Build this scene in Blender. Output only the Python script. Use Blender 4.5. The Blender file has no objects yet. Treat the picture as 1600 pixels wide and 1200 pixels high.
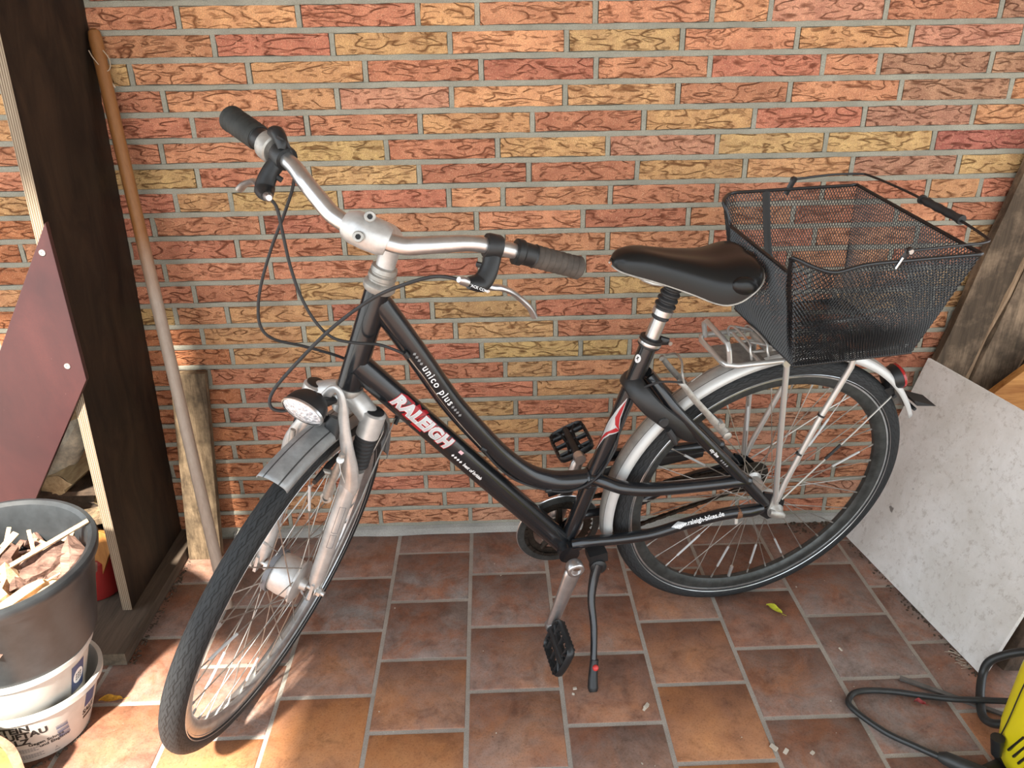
import bpy, bmesh, math, random
from mathutils import Vector as V, Matrix, Quaternion, noise
R_ = math.radians; PI = math.pi
SC = bpy.context.scene; COL = SC.collection
random.seed(7)

# ------------------------------------------------------------------ camera, sky, sun, exposure
cam_d = bpy.data.cameras.new('camera'); cam = bpy.data.objects.new('camera', cam_d); COL.objects.link(cam)
cam_d.sensor_width = 36.0; cam_d.lens = 1184.6969 / 1600 * 36.0; cam_d.clip_start = 0.01
a_, b_, c_ = 1.1433, -0.0139, -0.0278
cz, sz = math.cos(c_), math.sin(c_); cx, sx = math.cos(a_), math.sin(a_); cr, sr = math.cos(b_), math.sin(b_)
Mz = Matrix(((cz, -sz, 0), (sz, cz, 0), (0, 0, 1))); Mx = Matrix(((1, 0, 0), (0, cx, -sx), (0, sx, cx)))
Mr = Matrix(((cr, -sr, 0), (sr, cr, 0), (0, 0, 1)))
cam.matrix_world = Matrix.Translation((0.9319, -1.7814, 1.2626)) @ (Mz @ Mx @ Mr).to_4x4()
SC.camera = cam

world = bpy.data.worlds.new('sky'); SC.world = world; world.use_nodes = True
wn = world.node_tree.nodes; wl = world.node_tree.links
bg = wn['Background']; tc = wn.new('ShaderNodeTexCoord'); sep = wn.new('ShaderNodeSeparateXYZ')
ramp = wn.new('ShaderNodeValToRGB'); mp = wn.new('ShaderNodeMapRange')
mp.inputs[1].default_value = -0.15; mp.inputs[2].default_value = 0.9
ramp.color_ramp.elements[0].color = (0.86, 0.87, 0.86, 1); ramp.color_ramp.elements[1].color = (0.74, 0.86, 1.0, 1)
wl.new(tc.outputs['Generated'], sep.inputs[0]); wl.new(sep.outputs[2], mp.inputs[0]); wl.new(mp.outputs[0], ramp.inputs[0])
wl.new(ramp.outputs[0], bg.inputs[0]); bg.inputs[1].default_value = 2.75

sun_d = bpy.data.lights.new('sun', 'SUN'); sun_d.energy = 18.0; sun_d.angle = R_(2.6); sun_d.color = (1.0, 0.93, 0.82)
sun = bpy.data.objects.new('sun', sun_d); COL.objects.link(sun)
SUN_DIR = V((0.08, 0.8, -1.0)).normalized()
sun.rotation_euler = SUN_DIR.to_track_quat('-Z', 'Y').to_euler(); sun.location = (-.2, -3, 4)
vs = SC.view_settings; vs.view_transform = 'Standard'; vs.look = 'None'; vs.gamma = 1.0; vs.use_curve_mapping = False
vs.exposure = 0.2

# ------------------------------------------------------------------ material helpers
class G:
    def __init__(s, name):
        s.m = bpy.data.materials.new(name); s.m.use_nodes = True
        s.t = s.m.node_tree; s.p = s.t.nodes['Principled BSDF']; s.o = s.t.nodes['Material Output']
    def n(s, typ, **kw):
        nd = s.t.nodes.new('ShaderNode' + typ)
        for k, v in kw.items(): setattr(nd, k, v)
        return nd
    def put(s, sock, v):
        if isinstance(v, bpy.types.NodeSocket): s.t.links.new(v, sock)
        elif v is not None:
            if hasattr(sock.default_value, '__len__') and not hasattr(v, '__len__'): v = (v,) * len(sock.default_value)
            if hasattr(v, '__len__') and len(v) == 3 and len(sock.default_value) == 4: v = (*v, 1)
            sock.default_value = v
    def math(s, op, a, b=None, c=None, clamp=False):
        nd = s.n('Math', operation=op); nd.use_clamp = clamp
        for i, v in enumerate((a, b, c)):
            if v is not None: s.put(nd.inputs[i], v)
        return nd.outputs[0]
    def vmath(s, op, a, b=None):
        nd = s.n('VectorMath', operation=op); s.put(nd.inputs[0], a)
        if b is not None: s.put(nd.inputs[1], b)
        return nd.outputs[0]
    def coord(s, kind='Object', scale=(1, 1, 1), rnd=False):
        c = s.n('TexCoord').outputs[kind]; v = s.vmath('MULTIPLY', c, scale)
        if rnd:
            r = s.n('ObjectInfo').outputs['Random']
            v = s.vmath('ADD', v, s.vmath('MULTIPLY', s.vecf(r), (37.0, 53.0, 71.0)))
        return v
    def vecf(s, f):
        nd = s.n('CombineXYZ')
        for i in range(3): s.t.links.new(f, nd.inputs[i])
        return nd.outputs[0]
    def noise(s, vec, scale, detail=3, rough=.55, dist=0):
        nd = s.n('TexNoise'); s.put(nd.inputs['Vector'], vec); nd.inputs['Scale'].default_value = scale
        nd.inputs['Detail'].default_value = detail; nd.inputs['Roughness'].default_value = rough; nd.inputs['Distortion'].default_value = dist
        return nd.outputs[0]
    def ramp(s, f, stops, interp='LINEAR'):
        nd = s.n('ValToRGB'); cr = nd.color_ramp; cr.interpolation = interp
        while len(cr.elements) < len(stops): cr.elements.new(0.5)
        for e, (p, c) in zip(cr.elements, stops):
            e.position = p; e.color = (c, c, c, 1) if not hasattr(c, '__len__') else (*c[:3], 1)
        s.put(nd.inputs[0], f); return nd.outputs[0]
    def mix(s, f, a, b, mode='MIX'):
        nd = s.n('MixRGB', blend_type=mode); s.put(nd.inputs[0], f); s.put(nd.inputs[1], a); s.put(nd.inputs[2], b); return nd.outputs[0]
    def bump(s, h, strength=.5, dist=.002, normal=None):
        nd = s.n('Bump'); s.put(nd.inputs['Height'], h); nd.inputs['Strength'].default_value = strength; nd.inputs['Distance'].default_value = dist
        if normal is not None: s.t.links.new(normal, nd.inputs['Normal'])
        return nd.outputs[0]
    def set(s, **kw):
        names = dict(color='Base Color', rough='Roughness', metal='Metallic', normal='Normal', spec='Specular IOR Level', coat='Coat Weight',
                     coatr='Coat Roughness', trans='Transmission Weight', alpha='Alpha', emis='Emission Color', emstr='Emission Strength', ior='IOR')
        for k, v in kw.items(): s.put(s.p.inputs[names[k]], v)
        return s.m

def simple(name, col, rough=.5, metal=0, var=.0, vscale=30, bump=0, bscale=200, bdist=.0006, rnd=False, **kw):
    g = G(name); c = col
    co = g.coord(rnd=rnd)
    if var:
        f = g.ramp(g.noise(co, vscale, 5, .65), [(.3, 0), (.7, 1)])
        c = g.mix(f, tuple(x * (1 - var) for x in col), tuple(min(1, x * (1 + var * .6)) for x in col))
    nm = g.bump(g.noise(co, bscale, 3), bump, bdist) if bump else None
    return g.set(color=c, rough=rough, metal=metal, normal=nm, **kw)

def brick_mat():
    g = G('brick_clay'); co = g.coord(rnd=True)
    col = g.n('ObjectInfo').outputs['Color']
    st = g.vmath('MULTIPLY', co, (1, 1, 3.1))
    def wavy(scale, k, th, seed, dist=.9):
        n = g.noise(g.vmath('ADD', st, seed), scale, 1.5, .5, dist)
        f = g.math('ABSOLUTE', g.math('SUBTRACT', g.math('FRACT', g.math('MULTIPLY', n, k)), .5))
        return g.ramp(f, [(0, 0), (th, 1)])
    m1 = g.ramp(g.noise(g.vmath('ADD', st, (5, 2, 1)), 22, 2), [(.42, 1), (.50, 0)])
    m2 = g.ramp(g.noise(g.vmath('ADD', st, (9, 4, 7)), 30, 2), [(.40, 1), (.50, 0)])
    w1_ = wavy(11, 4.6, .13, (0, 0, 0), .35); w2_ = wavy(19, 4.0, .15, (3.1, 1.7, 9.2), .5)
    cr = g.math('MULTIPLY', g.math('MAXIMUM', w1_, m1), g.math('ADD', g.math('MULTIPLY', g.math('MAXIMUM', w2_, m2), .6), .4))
    grain = g.noise(co, 520, 3, .7); big = g.noise(co, 26, 4, .6)
    c = g.mix(g.ramp(big, [(.32, 0), (.68, 1)]), g.mix(1, col, (.80, .74, .74), 'MULTIPLY'), g.mix(1, col, (1.22, 1.25, 1.2), 'MULTIPLY'))
    c = g.mix(g.ramp(grain, [(.40, .6), (.56, 0)]), c, g.mix(1, col, (.48, .42, .42), 'MULTIPLY'))
    c = g.mix(g.ramp(g.noise(co, 420, 2, .6), [(.58, 0), (.72, .5)]), c, (.88, .60, .36))
    c = g.mix(g.math('SUBTRACT', 1, cr), c, g.mix(1, col, (.30, .22, .18), 'MULTIPLY'))  # creases darkened in colour too, partly standing in for their shade
    h = g.math('ADD', g.math('MULTIPLY', cr, 1.0), g.math('ADD', g.math('MULTIPLY', g.noise(g.vmath('MULTIPLY', co, (1, 1, 2.2)), 30, 3), 1.6), g.math('MULTIPLY', grain, .16)))
    return g.set(color=c, rough=.85, normal=g.bump(h, .9, .0035), spec=.25)

def mortar_mat(name='mortar', tint=(.365, .35, .285)):
    g = G(name); co = g.coord()
    c = g.mix(g.ramp(g.noise(co, 9, 5, .6), [(.3, 0), (.7, 1)]), tuple(x * .78 for x in tint), tuple(x * 1.2 for x in tint))
    gr = g.noise(co, 480, 3, .7)
    c = g.mix(g.ramp(gr, [(.35, .5), (.6, 0)]), c, tuple(x * .45 for x in tint))
    h = g.math('ADD', g.math('MULTIPLY', gr, .5), g.noise(co, 90, 3))
    return g.set(color=c, rough=.95, normal=g.bump(h, .6, .0015), spec=.15)

def tile_mat():
    # object colour: r = how orange, g = how dirty, b = where the flame patch sits
    g = G('terracotta_tile'); co = g.coord(rnd=True)
    info = g.n('ObjectInfo').outputs['Color']; sp = g.n('SeparateColor'); g.t.links.new(info, sp.inputs[0])
    rr, gg, bb = sp.outputs[0], sp.outputs[1], sp.outputs[2]
    lo = g.n('TexCoord').outputs['Object']
    big = g.noise(co, 6.5, 4, .55, .3); mid = g.noise(co, 30, 5, .65); fine = g.noise(co, 260, 4, .7)
    base = g.mix(g.ramp(mid, [(.3, 0), (.7, 1)]), (.195, .092, .060), (.345, .155, .092))
    orange = g.mix(mid, (.44, .165, .060), (.60, .29, .12))
    gsep = g.n('SeparateXYZ'); g.t.links.new(lo, gsep.inputs[0])
    dx = g.math('SUBTRACT', gsep.outputs[0], g.math('MULTIPLY', g.math('SUBTRACT', bb, .5), .15)); dy = gsep.outputs[1]
    rad = g.math('SQRT', g.math('ADD', g.math('MULTIPLY', dx, dx), g.math('MULTIPLY', dy, dy)))
    fl = g.math('MULTIPLY', rr, g.math('ADD', g.ramp(big, [(.36, 0), (.62, 1)]), g.math('MULTIPLY', g.math('SUBTRACT', .07, rad), 5.0)), clamp=True)
    fl = g.math('ADD', fl, g.math('MULTIPLY', g.math('SUBTRACT', rr, .5), .8), clamp=True)
    c = g.mix(fl, base, orange)
    dirt = g.math('MULTIPLY', gg, g.ramp(g.noise(co, 8, 7, .75, .5), [(.38, 0), (.60, 1)]), clamp=True)
    c = g.mix(dirt, c, g.mix(mid, (.13, .115, .105), (.38, .345, .32)))
    c = g.mix(g.ramp(g.noise(g.vmath('ADD', co, (7, 3, 1)), 14, 6, .75, .6), [(.34, .55), (.50, 0)]), c, g.mix(1, c, (.42, .38, .36), 'MULTIPLY'))
    c = g.mix(g.ramp(fine, [(.34, .5), (.5, 0)]), c, g.mix(1, c, (.5, .45, .42), 'MULTIPLY'))
    c = g.mix(g.ramp(g.noise(co, 300, 1), [(.76, 0), (.80, .5)]), c, (.5, .42, .34))
    h = g.math('ADD', g.math('MULTIPLY', fine, .5), g.noise(co, 28, 3))
    return g.set(color=c, rough=g.ramp(mid, [(.3, .42), (.7, .68)]), normal=g.bump(h, .25, .0012), spec=.4)

def wood_mat(name, dark, light, scale=1.0, axis=2, rough=.7, stripes=0.0, stain=0, bump=.4):
    g = G(name); sc = [14, 14, 14]; sc[axis] = 1.2
    co = g.coord(scale=tuple(x * scale for x in sc), rnd=True)
    n1 = g.noise(co, 3.2, 6, .7, .6); n2 = g.noise(co, 14, 4, .7)
    f = g.math('ADD', g.math('MULTIPLY', n1, .7), g.math('MULTIPLY', n2, .3))
    c = g.mix(g.ramp(f, [(.34, 0), (.62, 1)]), dark, light)
    if stain:
        c = g.mix(g.math('MULTIPLY', g.ramp(g.noise(g.coord(rnd=True), 7, 5, .7), [(.42, 1), (.6, 0)]), stain), c, tuple(x * .28 for x in dark))
    return g.set(color=c, rough=rough, normal=g.bump(f, bump, .0018), spec=.3)

def ply_edge_mat():
    g = G('plywood_edge'); co = g.coord()
    s = g.n('SeparateXYZ'); g.t.links.new(co, s.inputs[0])
    w = g.math('SINE', g.math('MULTIPLY', g.math('SUBTRACT', s.outputs[0], g.math('MULTIPLY', s.outputs[2], .03904)), 2 * PI / .0042))
    c = g.mix(g.ramp(w, [(.35, 0), (.6, 1)]), (.15, .11, .07), (.40, .33, .24))
    nz = g.noise(g.vmath('MULTIPLY', co, (60, 60, 3)), 3, 5, .7)
    c = g.mix(g.ramp(nz, [(.35, .55), (.6, 0)]), c, (.20, .14, .09))
    return g.set(color=c, rough=.8, normal=g.bump(w, .3, .0008))

def dark_ply_mat():
    g = G('dark_film_plywood'); co = g.coord()
    n = g.noise(g.vmath('MULTIPLY', co, (3, 3, .9)), 5, 6, .65, .8); f = g.noise(co, 160, 4, .7)
    c = g.mix(g.ramp(n, [(.36, 0), (.64, 1)]), (.008, .005, .003), (.036, .020, .011))
    c = g.mix(g.ramp(f, [(.72, 0), (.80, .8)]), c, (.20, .15, .11))
    return g.set(color=c, rough=.62, normal=g.bump(f, .2, .0006), spec=.3)

def maroon_mat():
    g = G('maroon_film_board'); co = g.coord()
    n = g.noise(g.vmath('MULTIPLY', co, (1, 1, .6)), 7, 5, .65, .5); f = g.noise(co, 520, 3, .7)
    c = g.mix(g.ramp(n, [(.3, 0), (.7, 1)]), (.034, .013, .014), (.070, .022, .021))
    c = g.mix(g.ramp(f, [(.35, .4), (.65, 0)]), c, (.035, .016, .018))
    c = g.mix(g.ramp(g.noise(co, 120, 2), [(.76, 0), (.80, .6)]), c, (.30, .2, .17))
    return g.set(color=c, rough=.38, normal=g.bump(f, .2, .0004), spec=.5)

def white_board_mat():
    g = G('dirty_white_board'); co = g.coord()
    c = g.mix(g.ramp(g.noise(co, 6, 7, .7, .4), [(.30, 0), (.66, 1)]), (.66, .645, .60), (.84, .84, .82))
    c = g.mix(g.ramp(g.noise(co, 55, 5, .8), [(.34, .5), (.47, 0)]), c, (.40, .36, .31))
    c = g.mix(g.ramp(g.noise(co, 26, 2, .5), [(.73, 0), (.77, .75)]), c, (.05, .04, .035))
    c = g.mix(g.ramp(g.noise(g.vmath('MULTIPLY', co, (1.0, 6.0, 1.0)), 12, 3, .6), [(.66, 0), (.70, .5)]), c, (.78, .78, .75))
    return g.set(color=c, rough=.62, normal=g.bump(g.noise(co, 60, 5, .7), .3, .001))

def tire_mat(name, sipes=True):
    g = G(name); uv = g.n('UVMap').outputs[0]; s = g.n('SeparateXYZ'); g.t.links.new(uv, s.inputs[0])
    u, v = s.outputs[0], s.outputs[1]          # u: turns, v: 0..1 over the tread from left to right
    nrm = None; co = g.coord()
    c = g.mix(g.noise(co, 60, 5, .7), (.012, .013, .014), (.040, .043, .045))
    if sipes:
        t = g.math('MULTIPLY', u, 84.0)
        zz = g.math('ABSOLUTE', g.math('SUBTRACT', g.math('FRACT', g.math('MULTIPLY', v, 9.0)), .5))
        ph = g.math('FRACT', g.math('ADD', t, g.math('MULTIPLY', zz, 1.9)))
        line = g.math('LESS_THAN', g.math('ABSOLUTE', g.math('SUBTRACT', ph, .5)), .10)
        zv = g.math('ADD', v, g.math('MULTIPLY', g.math('ABSOLUTE', g.math('SUBTRACT', g.math('FRACT', t), .5)), .09))
        l2 = g.math('LESS_THAN', g.math('ABSOLUTE', g.math('SUBTRACT', g.math('FRACT', g.math('MULTIPLY', zv, 4.5)), .5)), .055)
        inside = g.math('LESS_THAN', g.math('ABSOLUTE', g.math('SUBTRACT', v, .5)), .40)
        ln = g.math('MULTIPLY', g.math('MAXIMUM', line, l2), inside)
        c = g.mix(g.math('MULTIPLY', ln, .85), c, (.006, .006, .006))
        nrm = g.bump(g.math('SUBTRACT', 1, ln), .8, .0016)
    else:
        nrm = g.bump(g.noise(co, 300, 3), .3, .0006)
    return g.set(color=c, rough=.72, normal=nrm, spec=.35)

M = {}
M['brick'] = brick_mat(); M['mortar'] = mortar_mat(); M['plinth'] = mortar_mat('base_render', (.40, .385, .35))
M['tile'] = tile_mat(); M['grout'] = mortar_mat('floor_grout', (.42, .38, .33))
M['dark_ply'] = dark_ply_mat(); M['ply_edge'] = ply_edge_mat(); M['maroon'] = maroon_mat(); M['white_board'] = white_board_mat()
M['slab'] = wood_mat('old_slab', (.045, .032, .022), (.13, .095, .068), .6, 1, .85)
M['slab_edge'] = wood_mat('slab_edge', (.10, .085, .06), (.24, .20, .15), .8, 1, .9)
M['grey_plank'] = wood_mat('weathered_plank', (.085, .060, .040), (.31, .22, .145), 1.0, 2, .85, stain=.7, bump=.8)
M['plank_edge'] = wood_mat('plank_wane', (.16, .10, .06), (.36, .25, .155), 1.3, 2, .8)
M['short_plank'] = wood_mat('short_plank', (.07, .045, .025), (.28, .20, .12), 1.5, 2, .8, stain=.7)
M['pine'] = wood_mat('varnished_pine', (.26, .095, .022), (.52, .25, .075), .8, 0, .45)
M['pine_dark'] = wood_mat('orange_scrap_wood', (.22, .085, .02), (.42, .19, .05), .9, 2, .5)
M['log_end'] = wood_mat('split_wood', (.30, .20, .10), (.62, .48, .28), 1.0, 1, .8)
M['bark'] = simple('birch_bark', (.72, .62, .46), .85, var=.6, vscale=28, bump=.8, bscale=70, bdist=.003, rnd=True)
M['dark_bark'] = simple('dark_bark', (.075, .048, .030), .9, var=.6, vscale=30, bump=.9, bscale=60, bdist=.004, rnd=True)
M['scrap'] = wood_mat('pale_scrap_wood', (.33, .20, .11), (.78, .58, .36), 1.6, 0, .8)
M['scrap_bark'] = wood_mat('rotten_bark', (.09, .05, .038), (.42, .25, .19), 1.6, 0, .9, stain=.6, bump=1.5)
M['red'] = simple('red_plastic', (.30, .02, .018), .45)
M['bin'] = simple('grey_bin_plastic', (.036, .040, .043), .36, var=.45, vscale=14, bump=.15, bscale=60, bdist=.001)
M['bucket'] = simple('white_bucket_plastic', (.50, .485, .45), .42, var=.12, vscale=20)
M['print_black'] = simple('black_print', (.02, .018, .018), .5); M['print_blue'] = simple('blue_print', (.022, .045, .14), .5)
M['print_grey'] = simple('grey_print', (.16, .16, .17), .5); M['print_white'] = simple('white_print', (.75, .75, .75), .45)
M['print_dim'] = simple('dim_print', (.22, .22, .22), .45)
M['print_red'] = simple('red_print', (.36, .012, .018), .35); M['print_silver'] = simple('silver_print', (.52, .54, .55), .35, .3)
M['print_pink'] = simple('pink_print', (.75, .45, .48), .4)
M['sack'] = simple('printed_paper_sack', (.20, .22, .07), .6, var=.5, vscale=24, bump=.5, bscale=16, bdist=.006)
M['sack_tan'] = simple('crumpled_sack_edge', (.40, .22, .14), .7, var=.5, vscale=40, bump=.8, bscale=40, bdist=.004)
M['handle'] = None
def stick_mat():
    g = G('broom_handle_wood'); co = g.coord(); s = g.n('SeparateXYZ'); g.t.links.new(co, s.inputs[0])
    w = g.math('ADD', s.outputs[2], g.math('MULTIPLY', g.noise(co, 9, 3), .10))
    f = g.ramp(g.math('SUBTRACT', w, .78), [(.0, 0), (.16, 1)])
    nz = g.noise(g.vmath('MULTIPLY', co, (40, 40, 3)), 4, 5, .7)
    c = g.mix(f, g.mix(nz, (.26, .19, .145), (.46, .37, .29)), g.mix(nz, (.17, .062, .015), (.34, .15, .045)))
    return g.set(color=c, rough=.5, normal=g.bump(nz, .25, .001))
M['handle'] = stick_mat()
M['string'] = simple('pale_string', (.42, .33, .24), .9)
M['paint'] = simple('black_metallic_paint', (.016, .018, .021), .27, .35, var=.2, vscale=60, coat=.6, coatr=.12)
M['rubber'] = simple('black_rubber', (.020, .020, .021), .6, var=.3, bump=.2, bscale=200, bdist=.0005)
M['bplastic'] = simple('black_plastic', (.014, .015, .016), .42, var=.3, vscale=40)
M['grip'] = simple('worn_brown_grip', (.068, .055, .045), .75, var=.4, vscale=60, bump=.4, bscale=220, bdist=.0008)
M['gripR'] = simple('black_grip', (.022, .023, .020), .7, var=.4, vscale=60, bump=.3, bscale=220, bdist=.0008)
M['alu'] = simple('brushed_aluminium', (.62, .62, .62), .30, .92, var=.12, vscale=60)
M['alu_matte'] = simple('matt_silver_paint', (.60, .59, .57), .36, .5, var=.25, vscale=25)
M['alu_dirty'] = simple('dusty_aluminium', (.40, .385, .355), .45, .6, var=.35, vscale=50)
M['steel'] = simple('steel_wire', (.60, .60, .58), .36, .7)
M['spoke'] = simple('spoke_steel', (.48, .45, .41), .35, .85, var=.4, vscale=30)
M['reflector'] = simple('spoke_reflector_grey', (.55, .56, .56), .35, .2)
M['rim_dark'] = simple('dirty_grey_rim', (.075, .08, .078), .42, .6, var=.4, vscale=50)
M['rim'] = simple('aluminium_rim', (.55, .57, .58), .30, .85, var=.25, vscale=40)
M['chain'] = simple('oily_chain', (.050, .042, .034), .45, .7, var=.5, vscale=100)
M['rust'] = simple('rusty_clamp', (.17, .075, .035), .7, .2, var=.5, vscale=200)
M['mesh'] = simple('black_coated_wire', (.012, .012, .013), .32)
M['saddle'] = simple('black_saddle_skin', (.008, .0085, .009), .30, spec=.38, bump=.12, bscale=600, bdist=.0003)
M['red_lens'] = simple('red_tail_lens', (.35, .012, .012), .2, coat=.5)
M['red_btn'] = simple('red_button', (.62, .05, .045), .45)
M['leaf_y'] = simple('yellow_leaf', (.55, .56, .04), .6, var=.4, vscale=90); M['leaf_o'] = simple('orange_leaf', (.52, .27, .025), .6, var=.6, vscale=120)
M['leaf_r'] = simple('red_leaf', (.30, .03, .03), .6, var=.4, vscale=90)
M['yellow'] = simple('yellow_plastic', (.82, .70, .015), .35); M['hose'] = simple('black_hose', (.024, .026, .026), .42, var=.4, vscale=30)
M['strip'] = simple('grey_strip', (.12, .11, .10), .5, var=.4); M['crumb'] = simple('soil_crumbs', (.085, .06, .042), .9, var=.5, vscale=200)
M['pale_crumb'] = simple('pale_crumbs', (.50, .44, .36), .9)
M['sun_blocker'] = simple('sun_blocker_matt', (.30, .27, .23), .8); M['ground'] = simple('outdoor_ground', (.27, .27, .265), .9, var=.4, vscale=3)
def fender_mat(name, col, groove, lit_side=None):
    g = G(name); uv = g.n('UVMap').outputs[0]; s = g.n('SeparateXYZ'); g.t.links.new(uv, s.inputs[0]); v = s.outputs[1]
    co = g.coord(); n = g.noise(co, 35, 5, .7)
    c = g.mix(g.ramp(n, [(.3, 0), (.7, 1)]), tuple(x * .72 for x in col), tuple(min(1, x * 1.12) for x in col))
    l = g.math('LESS_THAN', g.math('ABSOLUTE', g.math('SUBTRACT', v, .33)), .016)
    l = g.math('MAXIMUM', l, g.math('LESS_THAN', g.math('ABSOLUTE', g.math('SUBTRACT', v, .67)), .016))
    c = g.mix(g.math('MULTIPLY', l, groove), c, (.02, .02, .02))
    if lit_side is not None:
        c = g.mix(g.math('MULTIPLY', g.math('GREATER_THAN', v, .67), 1.0), c, g.mix(n, tuple(x * .82 for x in lit_side), lit_side))  # near side tinted lighter: light from the front painted into the colour
    return g.set(color=c, rough=.42, metal=.25, normal=g.bump(n, .1, .001))
M['fender_f'] = fender_mat('dusty_grey_mudguard', (.30, .31, .31), .9)
M['fender_r'] = fender_mat('silver_mudguard', (.40, .385, .355), .8, (.66, .66, .64))
M['tire_f'] = tire_mat('treaded_tyre'); M['tire_r'] = tire_mat('rear_tyre', True)
def lens_mat():
    g = G('headlamp_lens'); co = g.coord(); vo = g.n('TexVoronoi'); g.put(vo.inputs['Vector'], co); vo.inputs['Scale'].default_value = 190
    c = g.mix(g.ramp(g.noise(co, 150, 3, .7), [(.38, 0), (.6, 1)]), (.42, .42, .45), (.92, .93, .95))
    return g.set(color=c, rough=.12, metal=.25, normal=g.bump(vo.outputs['Distance'], .7, .003), coat=.8, coatr=.05)
M['lens'] = lens_mat()

# ------------------------------------------------------------------ mesh helpers
class MB:
    def __init__(s): s.v = []; s.f = []; s.uv = []
    def add(s, vs, fs, uvs=None):
        o = len(s.v); s.v += [tuple(p) for p in vs]
        for i, f in enumerate(fs):
            s.f.append(tuple(j + o for j in f)); s.uv.append(uvs[i] if uvs else None)
        return s
    def box(s, c, size, rot=None, taper=1.0):
        vs = []
        for z in (-.5, .5):
            k = taper if z > 0 else 1
            for x, y in ((-.5, -.5), (.5, -.5), (.5, .5), (-.5, .5)):
                p = V((x * size[0] * k, y * size[1] * k, z * size[2]))
                if rot is not None: p = rot @ p
                vs.append(p + V(c))
        return s.add(vs, [(3, 2, 1, 0), (4, 5, 6, 7), (0, 1, 5, 4), (1, 2, 6, 5), (2, 3, 7, 6), (3, 0, 4, 7)])
    def tube(s, pts, r, n=8, cap=True, smooth=0, closed=False, flat=None):
        pts = [V(p) for p in pts]; rs = list(r) if hasattr(r, '__len__') else [r] * len(pts)
        if smooth: pts, rs = catmull(pts, rs, smooth, closed)
        m = len(pts); vs = []; up = None
        for i in range(m):
            if closed: t = pts[(i + 1) % m] - pts[i - 1]
            else: t = pts[min(i + 1, m - 1)] - pts[max(i - 1, 0)]
            t.normalize()
            if up is None:
                up = V((0, 0, 1)) if abs(t.z) < .9 else V((1, 0, 0))
                if flat is not None: up = V(flat[0])
            up = (up - t * up.dot(t)).normalized(); b = t.cross(up)
            ka, kb = (flat[1], flat[2]) if flat is not None else (1, 1)
            for k in range(n):
                a = 2 * PI * k / n; vs.append(pts[i] + (up * math.cos(a) * ka + b * math.sin(a) * kb) * rs[i])
        fs = []
        for i in range(m if closed else m - 1):
            j = (i + 1) % m
            for k in range(n): fs.append((i * n + k, i * n + (k + 1) % n, j * n + (k + 1) % n, j * n + k))
        if cap and not closed: fs.append(tuple(range(n))[::-1]); fs.append(tuple((m - 1) * n + k for k in range(n)))
        return s.add(vs, fs)
    def lathe(s, prof, o=(0, 0, 0), d=(0, 0, 1), n=24, cap=True, xs=1.0, ys=1.0, e=None, arc=2 * PI, a0=0):
        """prof: (radius, height) pairs"""
        d = V(d).normalized(); e1 = V(e) if e else (V((1, 0, 0)) if abs(d.x) < .9 else V((0, 1, 0)))
        e1 = (e1 - d * e1.dot(d)).normalized(); e2 = d.cross(e1); o = V(o); vs = []
        full = arc > 6.28; cnt = n if full else n + 1
        for (r, h) in prof:
            for k in range(cnt):
                a = a0 + arc * k / n; vs.append(o + d * h + (e1 * math.cos(a) * xs + e2 * math.sin(a) * ys) * r)
        fs = []
        for i in range(len(prof) - 1):
            for k in range(n):
                k2 = (k + 1) % cnt; fs.append((i * cnt + k, i * cnt + k2, (i + 1) * cnt + k2, (i + 1) * cnt + k))
        if cap and full:
            fs.append(tuple(range(n))[::-1]); fs.append(tuple((len(prof) - 1) * n + k for k in range(n)))
        return s.add(vs, fs)
    def ring(s, C, e1, e2, nrm, prof, a0=0, a1=2 * PI, seg=128, closedp=True, uv=False, rf=None):
        """revolve profile (radius, lateral) around axis nrm through C"""
        C, e1, e2, nrm = V(C), V(e1), V(e2), V(nrm); full = a1 - a0 > 6.28; cnt = seg if full else seg + 1; P = len(prof); vs = []
        for k in range(cnt):
            a = a0 + (a1 - a0) * k / seg; rad = e1 * math.cos(a) + e2 * math.sin(a); x = rf(a) if rf else 0
            for (r, w) in prof: vs.append(C + rad * (r + x) + nrm * w)
        fs = []; us = []
        for k in range(seg):
            k2 = (k + 1) % cnt
            for i in range(P if closedp else P - 1):
                i2 = (i + 1) % P; fs.append((k * P + i, k2 * P + i, k2 * P + i2, k * P + i2))
                u0, u1 = k / seg, (k + 1) / seg; v0, v1 = i / (P - 1), (i + 1) / (P - 1)
                us.append(((u0, v0), (u1, v0), (u1, v1), (u0, v1)))
        if closedp and not full: fs.append(tuple(range(P))); us.append(None); fs.append(tuple((cnt - 1) * P + i for i in range(P))[::-1]); us.append(None)
        return s.add(vs, fs, us)
    def prism(s, poly, o, ex, ey, th):
        """extrude the 2-D polygon along ex x ey by th"""
        ex, ey, o = V(ex), V(ey), V(o); nz = ex.cross(ey).normalized() * th; n = len(poly)
        a = [o + ex * p[0] + ey * p[1] for p in poly]; vs = a + [p + nz for p in a]
        return s.add(vs, [tuple(range(n))[::-1], tuple(range(n, 2 * n))] + [(i, (i + 1) % n, n + (i + 1) % n, n + i) for i in range(n)])
    def ball(s, c, r, n=12, m=8, rot=None):
        rx, ry, rz = r if hasattr(r, '__len__') else (r, r, r); vs = []; c = V(c)
        for i in range(m + 1):
            t = PI * i / m
            for k in range(n):
                a = 2 * PI * k / n; p = V((rx * math.sin(t) * math.cos(a), ry * math.sin(t) * math.sin(a), rz * math.cos(t)))
                vs.append(c + (rot @ p if rot is not None else p))
        fs = [(i * n + k, (i + 1) * n + k, (i + 1) * n + (k + 1) % n, i * n + (k + 1) % n) for i in range(m) for k in range(n)]
        return s.add(vs, fs)
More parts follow.
